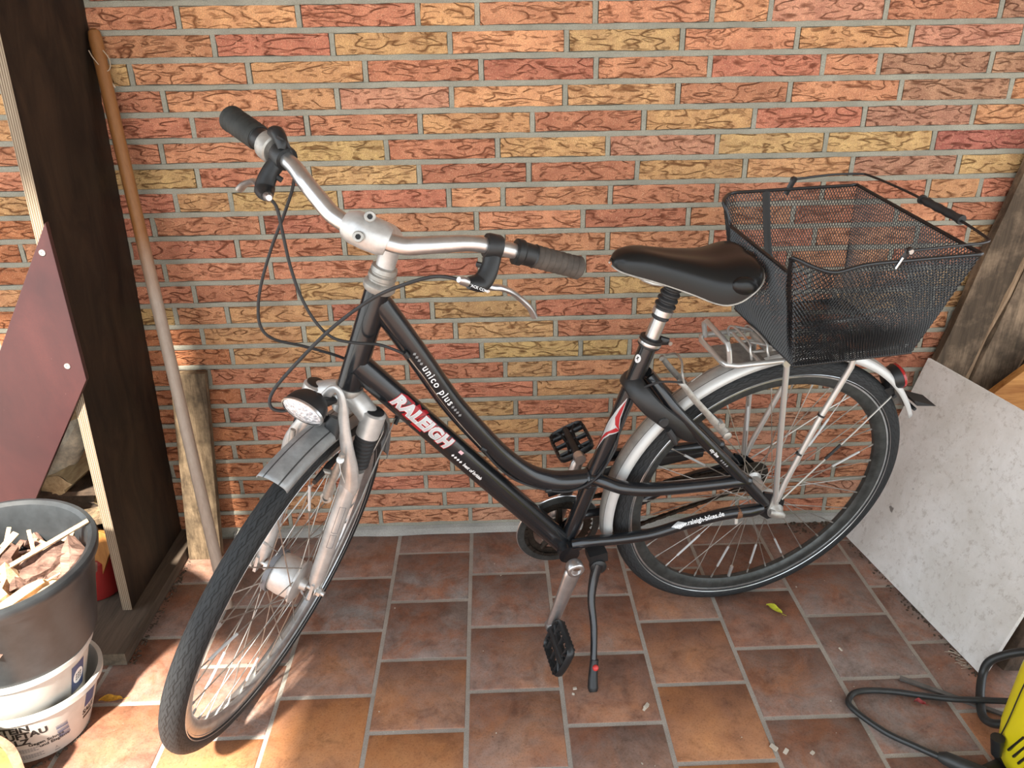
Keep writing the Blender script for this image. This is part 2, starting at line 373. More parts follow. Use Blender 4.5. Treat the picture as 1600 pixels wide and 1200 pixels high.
    def build(s, name, mat, parent=None, smooth=True, bevel=0, sub=0, auto=35, weld=True):
        me = bpy.data.meshes.new(name); me.from_pydata(s.v, [], s.f)
        if any(u is not None for u in s.uv):
            l = me.uv_layers.new(name='UVMap')
            for p, u in zip(me.polygons, s.uv):
                if u:
                    for li, q in zip(p.loop_indices, u): l.data[li].uv = q
        bm = bmesh.new(); bm.from_mesh(me)
        if weld: bmesh.ops.remove_doubles(bm, verts=bm.verts, dist=1e-6)
        bmesh.ops.recalc_face_normals(bm, faces=bm.faces)
        if bevel: bmesh.ops.bevel(bm, geom=[e for e in bm.edges if len(e.link_faces) == 2 and e.calc_face_angle(0) > .5], offset=bevel, segments=2, affect='EDGES', profile=.6)
        if smooth:
            for f in bm.faces: f.smooth = True
            for e in bm.edges:
                if len(e.link_faces) == 2 and e.calc_face_angle(0) > R_(auto): e.smooth = False
        bm.to_mesh(me); bm.free()
        return link(name, me, mat, parent, sub)

def link(name, me, mat, parent=None, sub=0):
    o = bpy.data.objects.new(name, me)
    if mat is not None: me.materials.clear(); me.materials.append(M[mat] if isinstance(mat, str) else mat)
    COL.objects.link(o)
    if parent is not None: o.parent = parent
    if sub:
        md = o.modifiers.new('s', 'SUBSURF'); md.levels = sub; md.render_levels = sub
    return o

def catmull(pts, rs, k, closed=False):
    n = len(pts); op = []; orr = []
    for i in range(n if closed else n - 1):
        g = (lambda j: (j % n)) if closed else (lambda j: min(max(j, 0), n - 1))
        p0, p1, p2, p3 = (pts[g(i - 1)], pts[g(i)], pts[g(i + 1)], pts[g(i + 2)])
        for j in range(k):
            t = j / k
            op.append(.5 * ((2 * p1) + (p2 - p0) * t + (2 * p0 - 5 * p1 + 4 * p2 - p3) * t * t + (3 * p1 - p0 - 3 * p2 + p3) * t ** 3))
            orr.append(rs[g(i)] * (1 - t) + rs[g(i + 1)] * t)
    if not closed: op.append(pts[-1].copy()); orr.append(rs[-1])
    return op, orr

def tag(o, label=None, cat=None, group=None, kind=None):
    if label: o['label'] = label
    if cat: o['category'] = cat
    if group: o['group'] = group
    if kind: o['kind'] = kind
    return o
def empty(name, loc=(0, 0, 0), rot=None):
    o = bpy.data.objects.new(name, None); COL.objects.link(o); o.empty_display_size = .05
    if rot is not None: o.matrix_world = Matrix.Translation(loc) @ rot.to_4x4()
    else: o.location = loc
    return o

def text_mesh(txt, size, shear=0, offset=0, spacing=1.0, align='LEFT', cuts=0, thick=0):
    cu = bpy.data.curves.new('t', 'FONT'); cu.body = txt; cu.size = size; cu.shear = shear; cu.offset = offset; cu.space_character = spacing
    cu.align_x = align; cu.extrude = thick; cu.resolution_u = 3
    ob = bpy.data.objects.new('t', cu); COL.objects.link(ob)
    dg = bpy.context.evaluated_depsgraph_get(); me = bpy.data.meshes.new_from_object(ob.evaluated_get(dg))
    bpy.data.objects.remove(ob); bpy.data.curves.remove(cu)
    bm = bmesh.new(); bm.from_mesh(me)
    if cuts: # slice along y so that it can bend round a tube
        ys = [v.co.y for v in bm.verts]; lo, hi = min(ys), max(ys)
        for i in range(1, cuts):
            bmesh.ops.bisect_plane(bm, geom=bm.verts[:] + bm.edges[:] + bm.faces[:], plane_co=(0, lo + (hi - lo) * i / cuts, 0), plane_no=(0, 1, 0))
    bm.to_mesh(me); bm.free(); return me
def wrap_mesh(me, o, ax, out, r, x0=0, y0=0, eps=.0005, lateral=None):
    """wrap flat mesh (x along ax, y round the tube of radius r); out = direction the centre line faces"""
    ax = V(ax).normalized(); out = V(out); out = (out - ax * out.dot(ax)).normalized(); up = out.cross(ax)
    for v in me.vertices:
        x, y, z = v.co; a = (y + y0) / r; v.co = V(o) + ax * (x + x0) + (out * math.cos(a) + up * math.sin(a)) * (r + eps + z)
    return me
def poly_mesh(polys):
    me = bpy.data.meshes.new('p'); vs = []; fs = []
    for p in polys:
        fs.append(tuple(range(len(vs), len(vs) + len(p)))); vs += [(x, y, 0) for x, y in p]
    me.from_pydata(vs, [], fs); bm = bmesh.new(); bm.from_mesh(me)
    for ax in (0, 1):
        lo, hi = min(v.co[ax] for v in bm.verts), max(v.co[ax] for v in bm.verts); n = min(40, max(1, int((hi - lo) / .004)))
        if ax == 0 and hi - lo > .03 and len(polys) > 4: n = 1
        for i in range(1, n):
            bmesh.ops.bisect_plane(bm, geom=bm.verts[:] + bm.edges[:] + bm.faces[:], plane_co=[(lo + (hi - lo) * i / n) if k == ax else 0 for k in range(3)], plane_no=[1 if k == ax else 0 for k in range(3)])
    bm.to_mesh(me); bm.free(); return me

# ================================================================== THE WALL
HC = .0546; BH = .0425; JW = .0125; Z23 = .055
PAL = dict(O=(.69, .350, .175), o=(.60, .270, .150), r=(.54, .215, .130), R=(.46, .165, .120), y=(.585, .375, .170), Y=(.62, .345, .165), b=(.45, .235, .150), p=(.61, .295, .190))
ROWS = {-2: (1.9, 'o', 'o2 O2 r2 o2 o2 Y2 o2 r2 o2 O2'), -1: (2.9, 'r', 'o2 o2 O2 r2 o2 O2 o2 r2 o2'),
 0: (2.35, 'o', 'O2 r2 O1 o2 o2 O1 p2 o2 b2'), 1: (2.87, 'o', 'r2 Y2 O2 y2 o2 O2 p2 o2'), 2: (1.39, 'y', 'o2 O2 r2 r2 o2 r2 o1 b2 b2'),
 3: (1.86, 'o', 'O2 Y1 p2 O2 Y2 o2 o2 b2 O2'), 4: (2.28, 'r', 'r2 o2 O2 r2 Y2 r2 b2 O2'), 5: (1.65, 'r', 'o2 y2 r2 Y2 p2 y2 y2 R2'),
 6: (2.21, 'y', 'r2 y2 r2 r2 Y2 Y2 b2 y2'), 7: (1.73, 'r', 'Y1 y2 r2 O1 o2 o2 o2 r2 Y1 r2'), 8: (1.23, 'r', 'o2 r2 o2 o2 r2 o2 r2 o1 r2'),
 9: (2.71, 'r', 'r2 Y1 o2 o2 o2 r2 o2 r1 Y2'), 10: (1.27, 'r', 'o2 o2 r2 o2 o2 r2 o2 r2 r2'), 11: (1.74, 'r', 'r2 y2 y2 o2 y2 r2 o2 y2'),
 12: (1.30, 'y', 'o1 Y2 r2 y2 r2 Y2 o2 y2'), 13: (1.74, 'r', 'Y2 y1 o2 y2 o2 r2 r2 o2'), 14: (2.25, 'Y', 'Y2 o1 r2 y2 y1 r2 o2 r2'),
 15: (3.72, 'r', 'o2 r2 y1 o2 Y2 b2 r2'), 16: (8.33, 'r', 'Y2 o2 y2 b2'), 17: (7.92, 'y', 'r2 o2 r2 o2 b2'), 18: (8.44, 'Y', 'o2 o2 b2 o2'),
 19: (5.93, 'o', 'o2 r2 o2 p2 o2 r2'), 20: (6.53, 'o', 'Y2 o2 o2 p2 r2 o2'), 21: (5.94, 'r', 'r1 o2 o2 o2 r2 o2'), 22: (6.33, 'o', 'o1 o2 o2 o1 o2 b2'), 23: (4.88, 'o', 'o2 p2 o2 o2 r2 o2 o2')}
def brick_mesh(L, seed):
    rnd = random.Random(seed); nx = 6 if L > .15 else 3; b = MB(); vs = []; fs = []
    xs = [-L / 2 + L * i / nx for i in range(nx + 1)]
    for j, z in enumerate((-BH / 2, 0, BH / 2)):
        for i, x in enumerate(xs):
            e = j != 1; ex = i in (0, nx)
            vs.append((x + (rnd.uniform(-.0015, .0015) if ex else 0), -.0045 + rnd.uniform(-.0025, .0012) + (.0042 if (e or ex) else 0), z + (rnd.uniform(-.0014, .0014) if e else 0)))
    W = nx + 1
    for j in range(2):
        for i in range(nx): fs.append((j * W + i, j * W + i + 1, (j + 1) * W + i + 1, (j + 1) * W + i))
    o = len(vs); rim = [i for i in range(W)] + [W + nx] + [2 * W + i for i in range(nx, -1, -1)] + [W]
    for i in rim: vs.append((vs[i][0], .02, vs[i][2]))
    n = len(rim)
    for k in range(n): fs.append((rim[k], o + k, o + (k + 1) % n, rim[(k + 1) % n]))
    b.add(vs, fs); return b
wall = MB(); wall.box((1.1, .13, 1.0), (5.6, .25, 2.6)); wall = wall.build('wall_back', 'mortar', smooth=False); tag(wall, kind='structure')
bm_cache = {}
def brick_me(L, k):
    if (L, k) not in bm_cache:
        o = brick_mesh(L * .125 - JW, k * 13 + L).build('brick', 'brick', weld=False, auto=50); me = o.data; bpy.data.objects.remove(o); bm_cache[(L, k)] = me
    return bm_cache[(L, k)]
far = MB(); rng = random.Random(3); HEADS = []
def put_brick(u, L, z, colr, mb=None, k=None):
    HEADS.append((u, z)) if -3 < u < 21.5 and mb is None else None
    x = (u + L / 2) * .125; k = rng.randrange(5) if k is None else k
    if mb is not None:
        src = brick_mesh(L * .125 - JW, k * 13 + L); mb.add([(a + x, b, c + z) for a, b, c in src.v], src.f); return
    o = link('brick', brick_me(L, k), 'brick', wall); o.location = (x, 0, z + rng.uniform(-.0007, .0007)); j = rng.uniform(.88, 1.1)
    cc = PAL[colr]; o.color = (min(1, cc[0] * j), min(1, cc[1] * j * rng.uniform(.94, 1.06)), cc[2] * j, 1)
for c, (u0, first, seq) in ROWS.items():
    z = Z23 + (23 - c) * HC; u = u0; toks = seq.split()
    lim = 17.6 if c < 8 else 17.9
    while u < lim:
        t = toks.pop(0) if toks else rng.choice(('o2', 'r2', 'Y2', 'o2', 'b2', 'p2'))
        L = int(t[1]); put_brick(u, L, z, t[0]); u += L
    while u < 30: put_brick(u, 2, z, 'o', far); u += 2
    u = u0; f = first
    ulim = -1.0 if c < 13 else (1.9 if c < 18 else 3.6)
    while u > ulim + .6: u -= 2; put_brick(u, 2, z, f); f = rng.choice('orYor')
    while u > -12: u -= 2; put_brick(u, 2, z, 'o', far)
for c in range(-18, -2):
    u = rng.choice((-12, -11.5, -11, -10.5)); z = Z23 + (23 - c) * HC
    while u < 30: put_brick(u, 2, z, 'o', far); u += 2
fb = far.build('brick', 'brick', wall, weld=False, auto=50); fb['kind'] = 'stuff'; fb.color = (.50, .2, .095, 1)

# the pointing: bed joints and head joints stand a little proud of the brick edges
JT = MB()
def jbox(x0, x1, z0, z1, n, y=-.0042):
    vs = []
    for i in range(n + 1):
        x = x0 + (x1 - x0) * i / n; q = lambda k, a: a * noise.noise(V((x * 31, k * 3.7, z0 * 50)))
        vs += [(x, .006, z0), (x, y + .0012, z0 + q(1, .0016)), (x, y + q(5, .001), z0 + .0022), (x, y + q(6, .001), z1 - .0022), (x, y + .0012, z1 + q(2, .0016)), (x, .006, z1)]
    JT.add(vs, [(6 * i + k, 6 * i + 6 + k, 6 * i + 7 + k, 6 * i + 1 + k) for i in range(n) for k in range(5)])
for c in range(-4, 24):
    z = Z23 + (23 - c) * HC + HC / 2; jbox(-.4, 2.7, z - (HC - BH) / 2 + .0003, z + (HC - BH) / 2 - .0003, 150)
for (u, z) in HEADS:
    x = u * .125; a, b_ = z - BH / 2 - .001, z + BH / 2 + .001
    JT.add([(x - .0058, .006, a), (x - .005, -.0012, a), (x + .005, -.0012, a), (x + .0058, .006, a), (x - .0058, .006, b_), (x - .005, -.0012, b_), (x + .005, -.0012, b_), (x + .0058, .006, b_)], [(0, 1, 5, 4), (1, 2, 6, 5), (2, 3, 7, 6)])
JT.build('mortar_joints', 'mortar', wall, weld=False)['kind'] = 'stuff'

# mortar fillet where wall meets floor
b = MB(); n = 90
prof = []
for i in range(n + 1):
    x = .2 + 3.3 * i / n; h = .020 + .006 * noise.noise(V((x * 9, 0, 0))); d = .014 + .006 * noise.noise(V((x * 7, 5, 0))); prof.append((x, h, d))
vs = [];
for x, h, d in prof: vs += [(x, .004, h), (x, -d * .45, h * .75), (x, -d, 0), (x, .004, 0)]
fs = [(4 * i + k, 4 * i + k + 1, 4 * i + 5 + k, 4 * i + 4 + k) for i in range(n) for k in range(3)]
o = b.add(vs, fs).build('trim_1', 'plinth'); tag(o, 'pale mortar fillet along the foot of the brick wall', kind='structure')

# ================================================================== THE FLOOR
floor = MB().box((1.2, -1.15, -.05), (6.5, 2.5, .0965)).build('floor', 'grout', smooth=False); tag(floor, kind='structure')
X0, TW, TD, GJ = .8619, .1999, .1941, .0085
def tile_mesh(hd):
    w, d, t = (TW - GJ) / 2, hd / 2, .006; bb = .0022
    b = MB(); b.add([(-w, -d, -t), (w, -d, -t), (w, d, -t), (-w, d, -t), (-w, -d, -bb), (w, -d, -bb), (w, d, -bb), (-w, d, -bb),
                     (-w + bb, -d + bb, 0), (w - bb, -d + bb, 0), (w - bb, d - bb, 0), (-w + bb, d - bb, 0)],
                    [(0, 1, 5, 4), (1, 2, 6, 5), (2, 3, 7, 6), (3, 0, 4, 7), (4, 5, 9, 8), (5, 6, 10, 9), (6, 7, 11, 10), (7, 4, 8, 11), (8, 9, 10, 11)]); return b
def tile_me(hd):
    o = tile_mesh(hd).build('floor_tile', 'tile', weld=False, auto=60); me = o.data; bpy.data.objects.remove(o); return me
TME = tile_me(TD - GJ); TME_H = tile_me(.0965 - GJ * .5)
# (column, row): (orange, dirt, patch side)
TC = {(-1, 0): (.1, .9, .5), (-1, 1): (.2, .8, .5), (-1, 2): (.62, .35, .3), (-1, 3): (.88, .1, .5), (-1, 4): (.35, .25, .5),
      (0, 0): (.05, .8, .5), (0, 1): (.1, .75, .8), (0, 2): (.40, .55, .95), (0, 3): (.45, .45, .8), (0, 4): (.6, .25, .4),
      (1, 0): (.15, .6, .5), (1, 1): (.35, .5, .5), (1, 2): (.42, .3, .5), (1, 3): (.38, .5, .5), (1, 4): (.6, .25, .5),
      (2, 0): (.15, .5, .5), (2, 1): (.42, .4, .5), (2, 2): (.5, .25, .5), (2, 3): (.72, .1, .4), (2, 4): (.9, .05, .7), (2, 5): (.5, .1, .5),
      (3, 2): (.35, .6, .5), (3, 3): (.35, .6, .5), (3, 4): (.85, .05, .5), (4, 2): (.2, .7, .5), (4, 3): (.2, .75, .6), (4, 4): (.3, .4, .5),
      (-2, 1): (.1, .95, .5), (-2, 2): (.5, .45, .5), (-2, 3): (.85, .1, .5), (-2, 4): (.8, .1, .5), (-3, 2): (.3, .7, .6), (-3, 3): (.8, .2, .5), (-3, 4): (.85, .1, .5)}
fars = MB()
for i in range(-9, 12):
    off = 0.0 if i % 2 == 0 else .0965
    if off:
        pieces = [(-.0965 / 2, TME_H, -1)]
    else: pieces = []
    k = 0
    while True:
        yc = -(off + (k + .5) * TD)
        if yc < -2.3: break
        pieces.append((yc, TME, k)); k += 1
    for yc, me, k in pieces:
        xc = X0 + (i + .5) * TW
        if -5 <= i <= 6 and yc > -.98:
            o = link('floor_tile', me, 'tile', floor); o.location = (xc, yc, rng.uniform(-.0006, .0006)); o.rotation_euler = (rng.uniform(-.002, .002), rng.uniform(-.002, .002), 0)
            t = TC.get((i, k), (rng.uniform(.1, .3), rng.uniform(.4, .8), rng.uniform(.2, .8)) if k < 3 else (rng.uniform(.3, .8), .2, .5))
            o.color = (*t, 1)
        else:
            src = tile_mesh(TD - GJ if k >= 0 else .0965 - GJ * .5); fars.add([(a + xc, b_ + yc, c) for a, b_, c in src.v], src.f)
o = fars.build('floor_tile', 'tile', floor, weld=False, auto=60); o['kind'] = 'stuff'; o.color = (.4, .4, .5, 1)
g_ = MB().box((1.2, -9, -.12), (30, 30, .04)).build('ground', 'ground', smooth=False); tag(g_, kind='structure')
# unseen slab added to block the sun; its outline shapes the lit floor patch
sun_blocker = MB().prism([(-1.7, .2), (-1.7, -1.30), (.02, -1.30), (.02, -2.22), (.30, -2.26), (.30, -3.35), (3.9, -3.35), (3.9, .2)][::-1], (0, 0, 2.3), (1, 0, 0), (0, 1, 0), -.08)
sun_blocker = sun_blocker.build('unseen_sun_blocker', 'sun_blocker', smooth=False); tag(sun_blocker, kind='structure')

# ================================================================== LEFT: firewood shelf
sh = empty('firewood_shelf', (.06, -.33, 0)); tag(sh, 'tall dark plywood firewood shelf with pale layered front edge', 'shelf')
def child(b, name, mat, par, **kw):
    inv = V(par.location); b.v = [tuple(V(p) - inv) for p in b.v]; return b.build(name, mat, par, **kw)
TH = .021
b = MB(); xb, xt, zt = .058, .125, 1.75; zb = .034
# side panel leans slightly to the right with height
b.add([(xb - TH, -.327, zb), (xb, -.327, zb), (xb, -.004, zb), (xb - TH, -.004, zb), (xt - TH, -.327, zt), (xt, -.327, zt), (xt + .0, -.004, zt), (xt - TH, -.004, zt)],
      [(3, 2, 1, 0), (4, 5, 6, 7), (0, 1, 5, 4), (1, 2, 6, 5), (2, 3, 7, 6), (3, 0, 4, 7)])
child(b, 'side_panel', 'dark_ply', sh, smooth=False)
b = MB(); b.add([(xb - TH, -.329, zb), (xb, -.329, zb), (xb, -.327, zb), (xb - TH, -.327, zb), (xt - TH, -.329, zt), (xt, -.329, zt), (xt, -.327, zt), (xt - TH, -.327, zt)],
      [(3, 2, 1, 0), (4, 5, 6, 7), (0, 1, 5, 4), (1, 2, 6, 5), (2, 3, 7, 6), (3, 0, 4, 7)])
e_ = child(b, 'front_edge', 'ply_edge', sh, smooth=False); e_['label'] = 'pale layered plywood edge'
child(MB().box((-.62, -.16, .55), (.021, .32, 1.03)), 'side_panel', 'dark_ply', sh, smooth=False)
sl = MB().box((-.42, -.236, .0158), (1.04, .468, .0316)).build('base_slab', 'slab', smooth=False, bevel=.002); tag(sl, 'dark dusty slab on the floor under the firewood shelf', 'slab')
for (c_b, s_b) in (((.0985, -.236, .0158), (.002, .468, .030)), ((-.42, -.471, .0158), (1.04, .002, .030))):
    MB().box(c_b, s_b).build('slab_edge', 'slab_edge', sl, smooth=False)['label'] = 'paler worn edge of the slab'
# maroon board screwed across the front edge
mb_ = MB().prism([(.106, .962), (.104, .640), (-.078, .352), (-.36, -.10 + .14), (-.52, .04), (-.40, .20), (-.047, .713)], (0, -.331, 0), (1, 0, 0), (0, 0, 1), .012).build('maroon_board', 'maroon', smooth=False, bevel=.001)
tag(mb_, 'maroon film-faced board screwed slanting across the shelf front', 'board')
for (x, z) in ((.086, .905), (.074, .672)):
    MB().lathe([(.006, 0), (.006, .0015), (.0022, .0016), (.0022, .0006)], (x, -.343, z), (0, -1, 0), 14).build('screw', 'alu_dirty', mb_)
# firewood
def log(name, c, r, L, d, mat, label, half=False, seed=1, cat='log', grp='firewood in the shelf'):
    rnd = random.Random(seed); d = V(d).normalized(); n = 22; b = MB(); prof = []
    t = empty(name, c); e1 = V((0, 0, 1)); e1 = (e1 - d * e1.dot(d)).normalized(); e2 = d.cross(e1)
    rr = [r * (1 + .12 * rnd.uniform(-1, 1)) for _ in range(n)]
    if half: rr = [q * (1 if math.sin(2 * PI * k / n + half) > -.15 else .35) for k, q in enumerate(rr)]
    vs = []
    for h in (-.5, -.17, .17, .5):
        for k in range(n): a = 2 * PI * k / n; q = rr[k] * (1 + .05 * rnd.uniform(-1, 1)); vs.append(d * L * h + (e1 * math.cos(a) + e2 * math.sin(a)) * q)
    fs = [(i * n + k, i * n + (k + 1) % n, (i + 1) * n + (k + 1) % n, (i + 1) * n + k) for i in range(3) for k in range(n)]
    b.add(vs, fs).build('bark', mat, t, auto=50)
    for h, fl in ((-.5, 1), (.5, 0)):
        e = MB(); e.add([d * L * h] + [d * (L * h + (.001 if h > 0 else -.001)) + (e1 * math.cos(2 * PI * k / n) + e2 * math.sin(2 * PI * k / n)) * rr[k] * .97 for k in range(n)], [(0, 1 + k, 1 + (k + 1) % n) for k in range(n)])
        e.build('cut_end', 'log_end', t)
    tag(t, label, cat, grp); return t
log('birch_log', (-.045, -.20, .435), .036, .19, (.45, .30, .70), 'bark', 'pale birch log with peeling bark behind the maroon board', seed=2)
log('firewood_log', (-.16, -.15, .42), .055, .25, (.1, -1, .05), 'dark_bark', 'dark round log left of the birch log in the shelf', seed=3)
log('firewood_log', (-.045, -.15, .345), .042, .25, (-.15, -.98, -.05), 'log_end', 'split brown log under the birch log', half=1.2, seed=4)
log('firewood_log', (-.125, -.15, .27), .045, .26, (.9, -.3, .0), 'dark_bark', 'dark log lying across the shelf under the split log', seed=5)
log('firewood_log', (-.14, -.10, .09), .05, .28, (.95, .1, .0), 'dark_bark', 'lowest dark log at the back of the shelf', seed=6)
log('firewood_log', (-.30, -.15, .12), .07, .27, (.05, -1, 0), 'dark_bark', 'dark log at the foot of the shelf behind the grey bin', seed=8)
log('firewood_log', (-.30, -.15, .27), .065, .27, (.02, -1, 0), 'bark', 'pale log stacked on the log behind the grey bin', seed=9)
log('firewood_log', (-.07, -.15, .185), .04, .24, (.2, -.95, .02), 'dark_bark', 'dark log between the long scrap plank and the slab', seed=12)
def plank(name, c, size, rot, mat, label, cat='plank', grp=None, bevel=.0015, **kw):
    o = MB().box((0, 0, 0), size, rot.to_matrix() if rot is not None else None).build(name, mat, smooth=False, bevel=bevel); o.location = c; tag(o, label, cat, grp); return o
from mathutils import Euler
plank('scrap_board', (-.035, -.19, .535), (.10, .20, .022), Euler((.1, -.25, .4)), 'log_end', 'pale wood offcut on top of the firewood', 'offcut')
plank('scrap_board', (-.085, -.27, .245), (.22, .045, .018), Euler((.2, -.18, .06)), 'short_plank', 'long brown scrap plank lying slanted in the firewood', 'offcut')
plank('scrap_board', (-.075, -.255, .325), (.22, .03, .012), Euler((.0, .07, .1)), 'dark_bark', 'thin dark strip of wood under the split log', 'offcut')
plank('orange_board', (-.032, -.275, .128), (.052, .016, .19), Euler((-.12, .42, 0)), 'pine_dark', 'short orange board leaning in the foot of the shelf', 'board')
o = MB().lathe([(.0, 0), (.05, .0), (.056, .02), (.058, .10), (.05, .11), (0, .11)], (-.055, -.245, .034), (0, 0, 1), 24, cap=False).build('red_pot', 'red'); tag(o, 'dark red plastic pot behind the orange board', 'pot')

# broom handle, leaning in the corner
p0, p1 = V((.273, -.305, .012)), V((.122, -.016, 1.292))
st = empty('broom_handle', (.273, -.305, 0)); tag(st, 'long wooden broom handle leaning against the wall beside the shelf', 'broom handle')
b = MB(); dd = (p1 - p0)
b.tube([p0 - V(st.location), p0 - V(st.location) + dd * .985, p0 - V(st.location) + dd * .996, p1 - V(st.location)], [.0135, .0135, .0115, .006], 16)
b.build('shaft', 'handle', st)
b = MB(); q = p0 + dd * .965; w_ = lambda x, y, z: V(q) - V(st.location) + V((x, y, z))
b.tube([w_(-.012, -.016, .004), w_(-.004, -.019, -.012), w_(.012, -.016, -.035), w_(.021, -.010, -.030), w_(.022, -.008, -.012), w_(.014, -.010, .004)], .0011, 6, smooth=5)
b.tube([w_(.013, -.015, -.035), w_(.016, -.015, -.05), w_(.019, -.014, -.062), w_(.024, -.012, -.068), w_(.020, -.012, -.060), w_(.016, -.013, -.05)], .0012, 6, smooth=5)
b.build('string_loop', 'string', st)
# short plank on the floor against the wall
sp_ = MB().box((0, 0, .26), (.086, .024, .52)); R3 = Euler((.0, 0, .0)).to_matrix()
sp_.v = [(x + .0 + z * .06, y + .1 * z + .0, z) for x, y, z in sp_.v]
sp_ = sp_.build('short_plank', 'short_plank', smooth=False, bevel=.002); sp_.location = (.148, -.085, 0); tag(sp_, 'short weathered plank standing behind the broom handle', 'plank')


# ------------------------------------------------------------------ buckets and bin
def tilt(tx, ty): return V((0, 0, 1)).rotation_difference(V((tx, ty, 1)).normalized()).to_matrix()
def bucket(name, loc, rot, rb, rt, h, mat, lip=.006, th=.0022, n=64):
    t = empty(name, loc, rot); prof = [(0, .0), (rb - .004, 0), (rb, .004), (rt, h - .012), (rt + lip, h - .011), (rt + lip, h), (rt - th, h), (rb - th, .004), (0, .004)]
    MB().lathe(prof, n=n, cap=False).build('body', mat, t); return t
BW = bucket('white_bucket', (-.011, -.641, .008), tilt(.09, .10), .100, .126, .128, 'bucket'); tag(BW, 'white grit-salt bucket with printed label standing on the floor', 'bucket')
BI = bucket('white_bucket', (-.004, -.634, .066), tilt(.08, .02), .092, .121, .156, 'bucket'); tag(BI, 'white salt bucket nested in the lower one under the bin', 'bucket')
def on_bucket(par, me, name, mat, th0, z0, rb, rt, h, label=None, rot=0, eps=.0005):
    """flat print (x right, y up, metres) wrapped round a conical bucket at angle th0 (0 = +x, negative = towards the viewer)"""
    for v in me.vertices:
        x, y = v.co.x, v.co.y; x, y = x * math.cos(rot) - y * math.sin(rot), x * math.sin(rot) + y * math.cos(rot)
        z = z0 + y; r = rb + (rt - rb) * (z - .004) / (h - .016) + eps; a = th0 + x / r; v.co = V((r * math.cos(a), r * math.sin(a), z))
    o = link(name, me, mat, par)
    if label: o['label'] = label
    return o
args = (.100, .126, .128)
A0 = R_(-87)
for k, (s, y) in enumerate((('STEIN', .092), ('AUFTAU', .074), ('SALZ', .056))):
    on_bucket(BW, text_mesh(s, .0215, offset=.0009, cuts=4), 'printed_lettering', 'print_black', A0 + .0, y, *args)
for s, y, x in (('Gegen Schnee', .047, .044), ('und Eisglätte', .037, .060)):
    me = text_mesh(s, .0105, offset=.0003, cuts=2)
    for v in me.vertices: v.co.x += x
    on_bucket(BW, me, 'printed_lettering', 'print_black', A0, y, *args)
for s_, y, x in ((1, .040, .022), (.8, .036, .022), (.9, .032, .022), (1, .022, .024), (.9, .018, .024), (1, .014, .024)):
    me = poly_mesh([[(x + .0045 * i, y), (x + .0045 * i + .0036, y), (x + .0045 * i + .0036, y + .0016), (x + .0045 * i, y + .0016)] for i in range(int(9 * s_))])
    on_bucket(BW, me, 'small_print', 'print_grey', A0, 0, *args)
me = poly_mesh([[(.094, .046 - .0042 * i), (.116, .046 - .0042 * i), (.116, .046 - .0042 * i + (.0008 + .0007 * (i % 3))), (.094, .046 - .0042 * i + (.0008 + .0007 * (i % 3)))] for i in range(9)])
on_bucket(BW, me, 'barcode', 'print_blue', A0, .028, *args)
me = poly_mesh([[(.080, .016), (.090, .016), (.0892, .0172), (.0808, .0172)], [(.080, .016), (.0805, .0178), (.0853, .0262), (.085, .028)], [(.090, .016), (.0895, .0178), (.0847, .0262), (.085, .028)]])
on_bucket(BW, me, 'recycling_mark', 'print_black', A0, -.006, *args)
me = poly_mesh([[(i * .006, .072), ((i + 1) * .006, .072), ((i + 1) * .006, .112), (i * .006, .112)] for i in range(5)]); on_bucket(BW, me, 'blue_label', 'print_blue', R_(-10), 0, *args)
on_bucket(BW, text_mesh('SALZ', .016, offset=.0006, cuts=3), 'printed_lettering', 'print_black', R_(-10) - .03, .054, *args)
me = poly_mesh([[(i * .006, .042), ((i + 1) * .006, .042), ((i + 1) * .006, .048), (i * .006, .048)] for i in range(5)]); on_bucket(BW, me, 'black_bar', 'print_black', R_(-10), 0, *args)
ai = (.092, .121, .156)
me = poly_mesh([[(i * .006, .055), ((i + 1) * .006, .055), ((i + 1) * .006, .125), (i * .006, .125)] for i in range(6)]); on_bucket(BI, me, 'blue_label', 'print_blue', R_(-17), 0, *ai)
me = poly_mesh([[(.018 + .014 * math.cos(t), .092 + .018 * math.sin(t)) for t in [2 * PI * i / 24 for i in range(24)]]]); on_bucket(BI, me, 'round_seal', 'print_white', R_(-17), 0, *ai, eps=.001)
me = poly_mesh([[(.010 + .0058 * i, .083 + .0065 * j), (.0142 + .0058 * i, .083 + .0065 * j), (.0142 + .0058 * i, .0875 + .0065 * j), (.010 + .0058 * i, .0875 + .0065 * j)] for i in range(3) for j in range(3)])
on_bucket(BI, me, 'seal_print', 'print_grey', R_(-17), 0, *ai, eps=.0015)

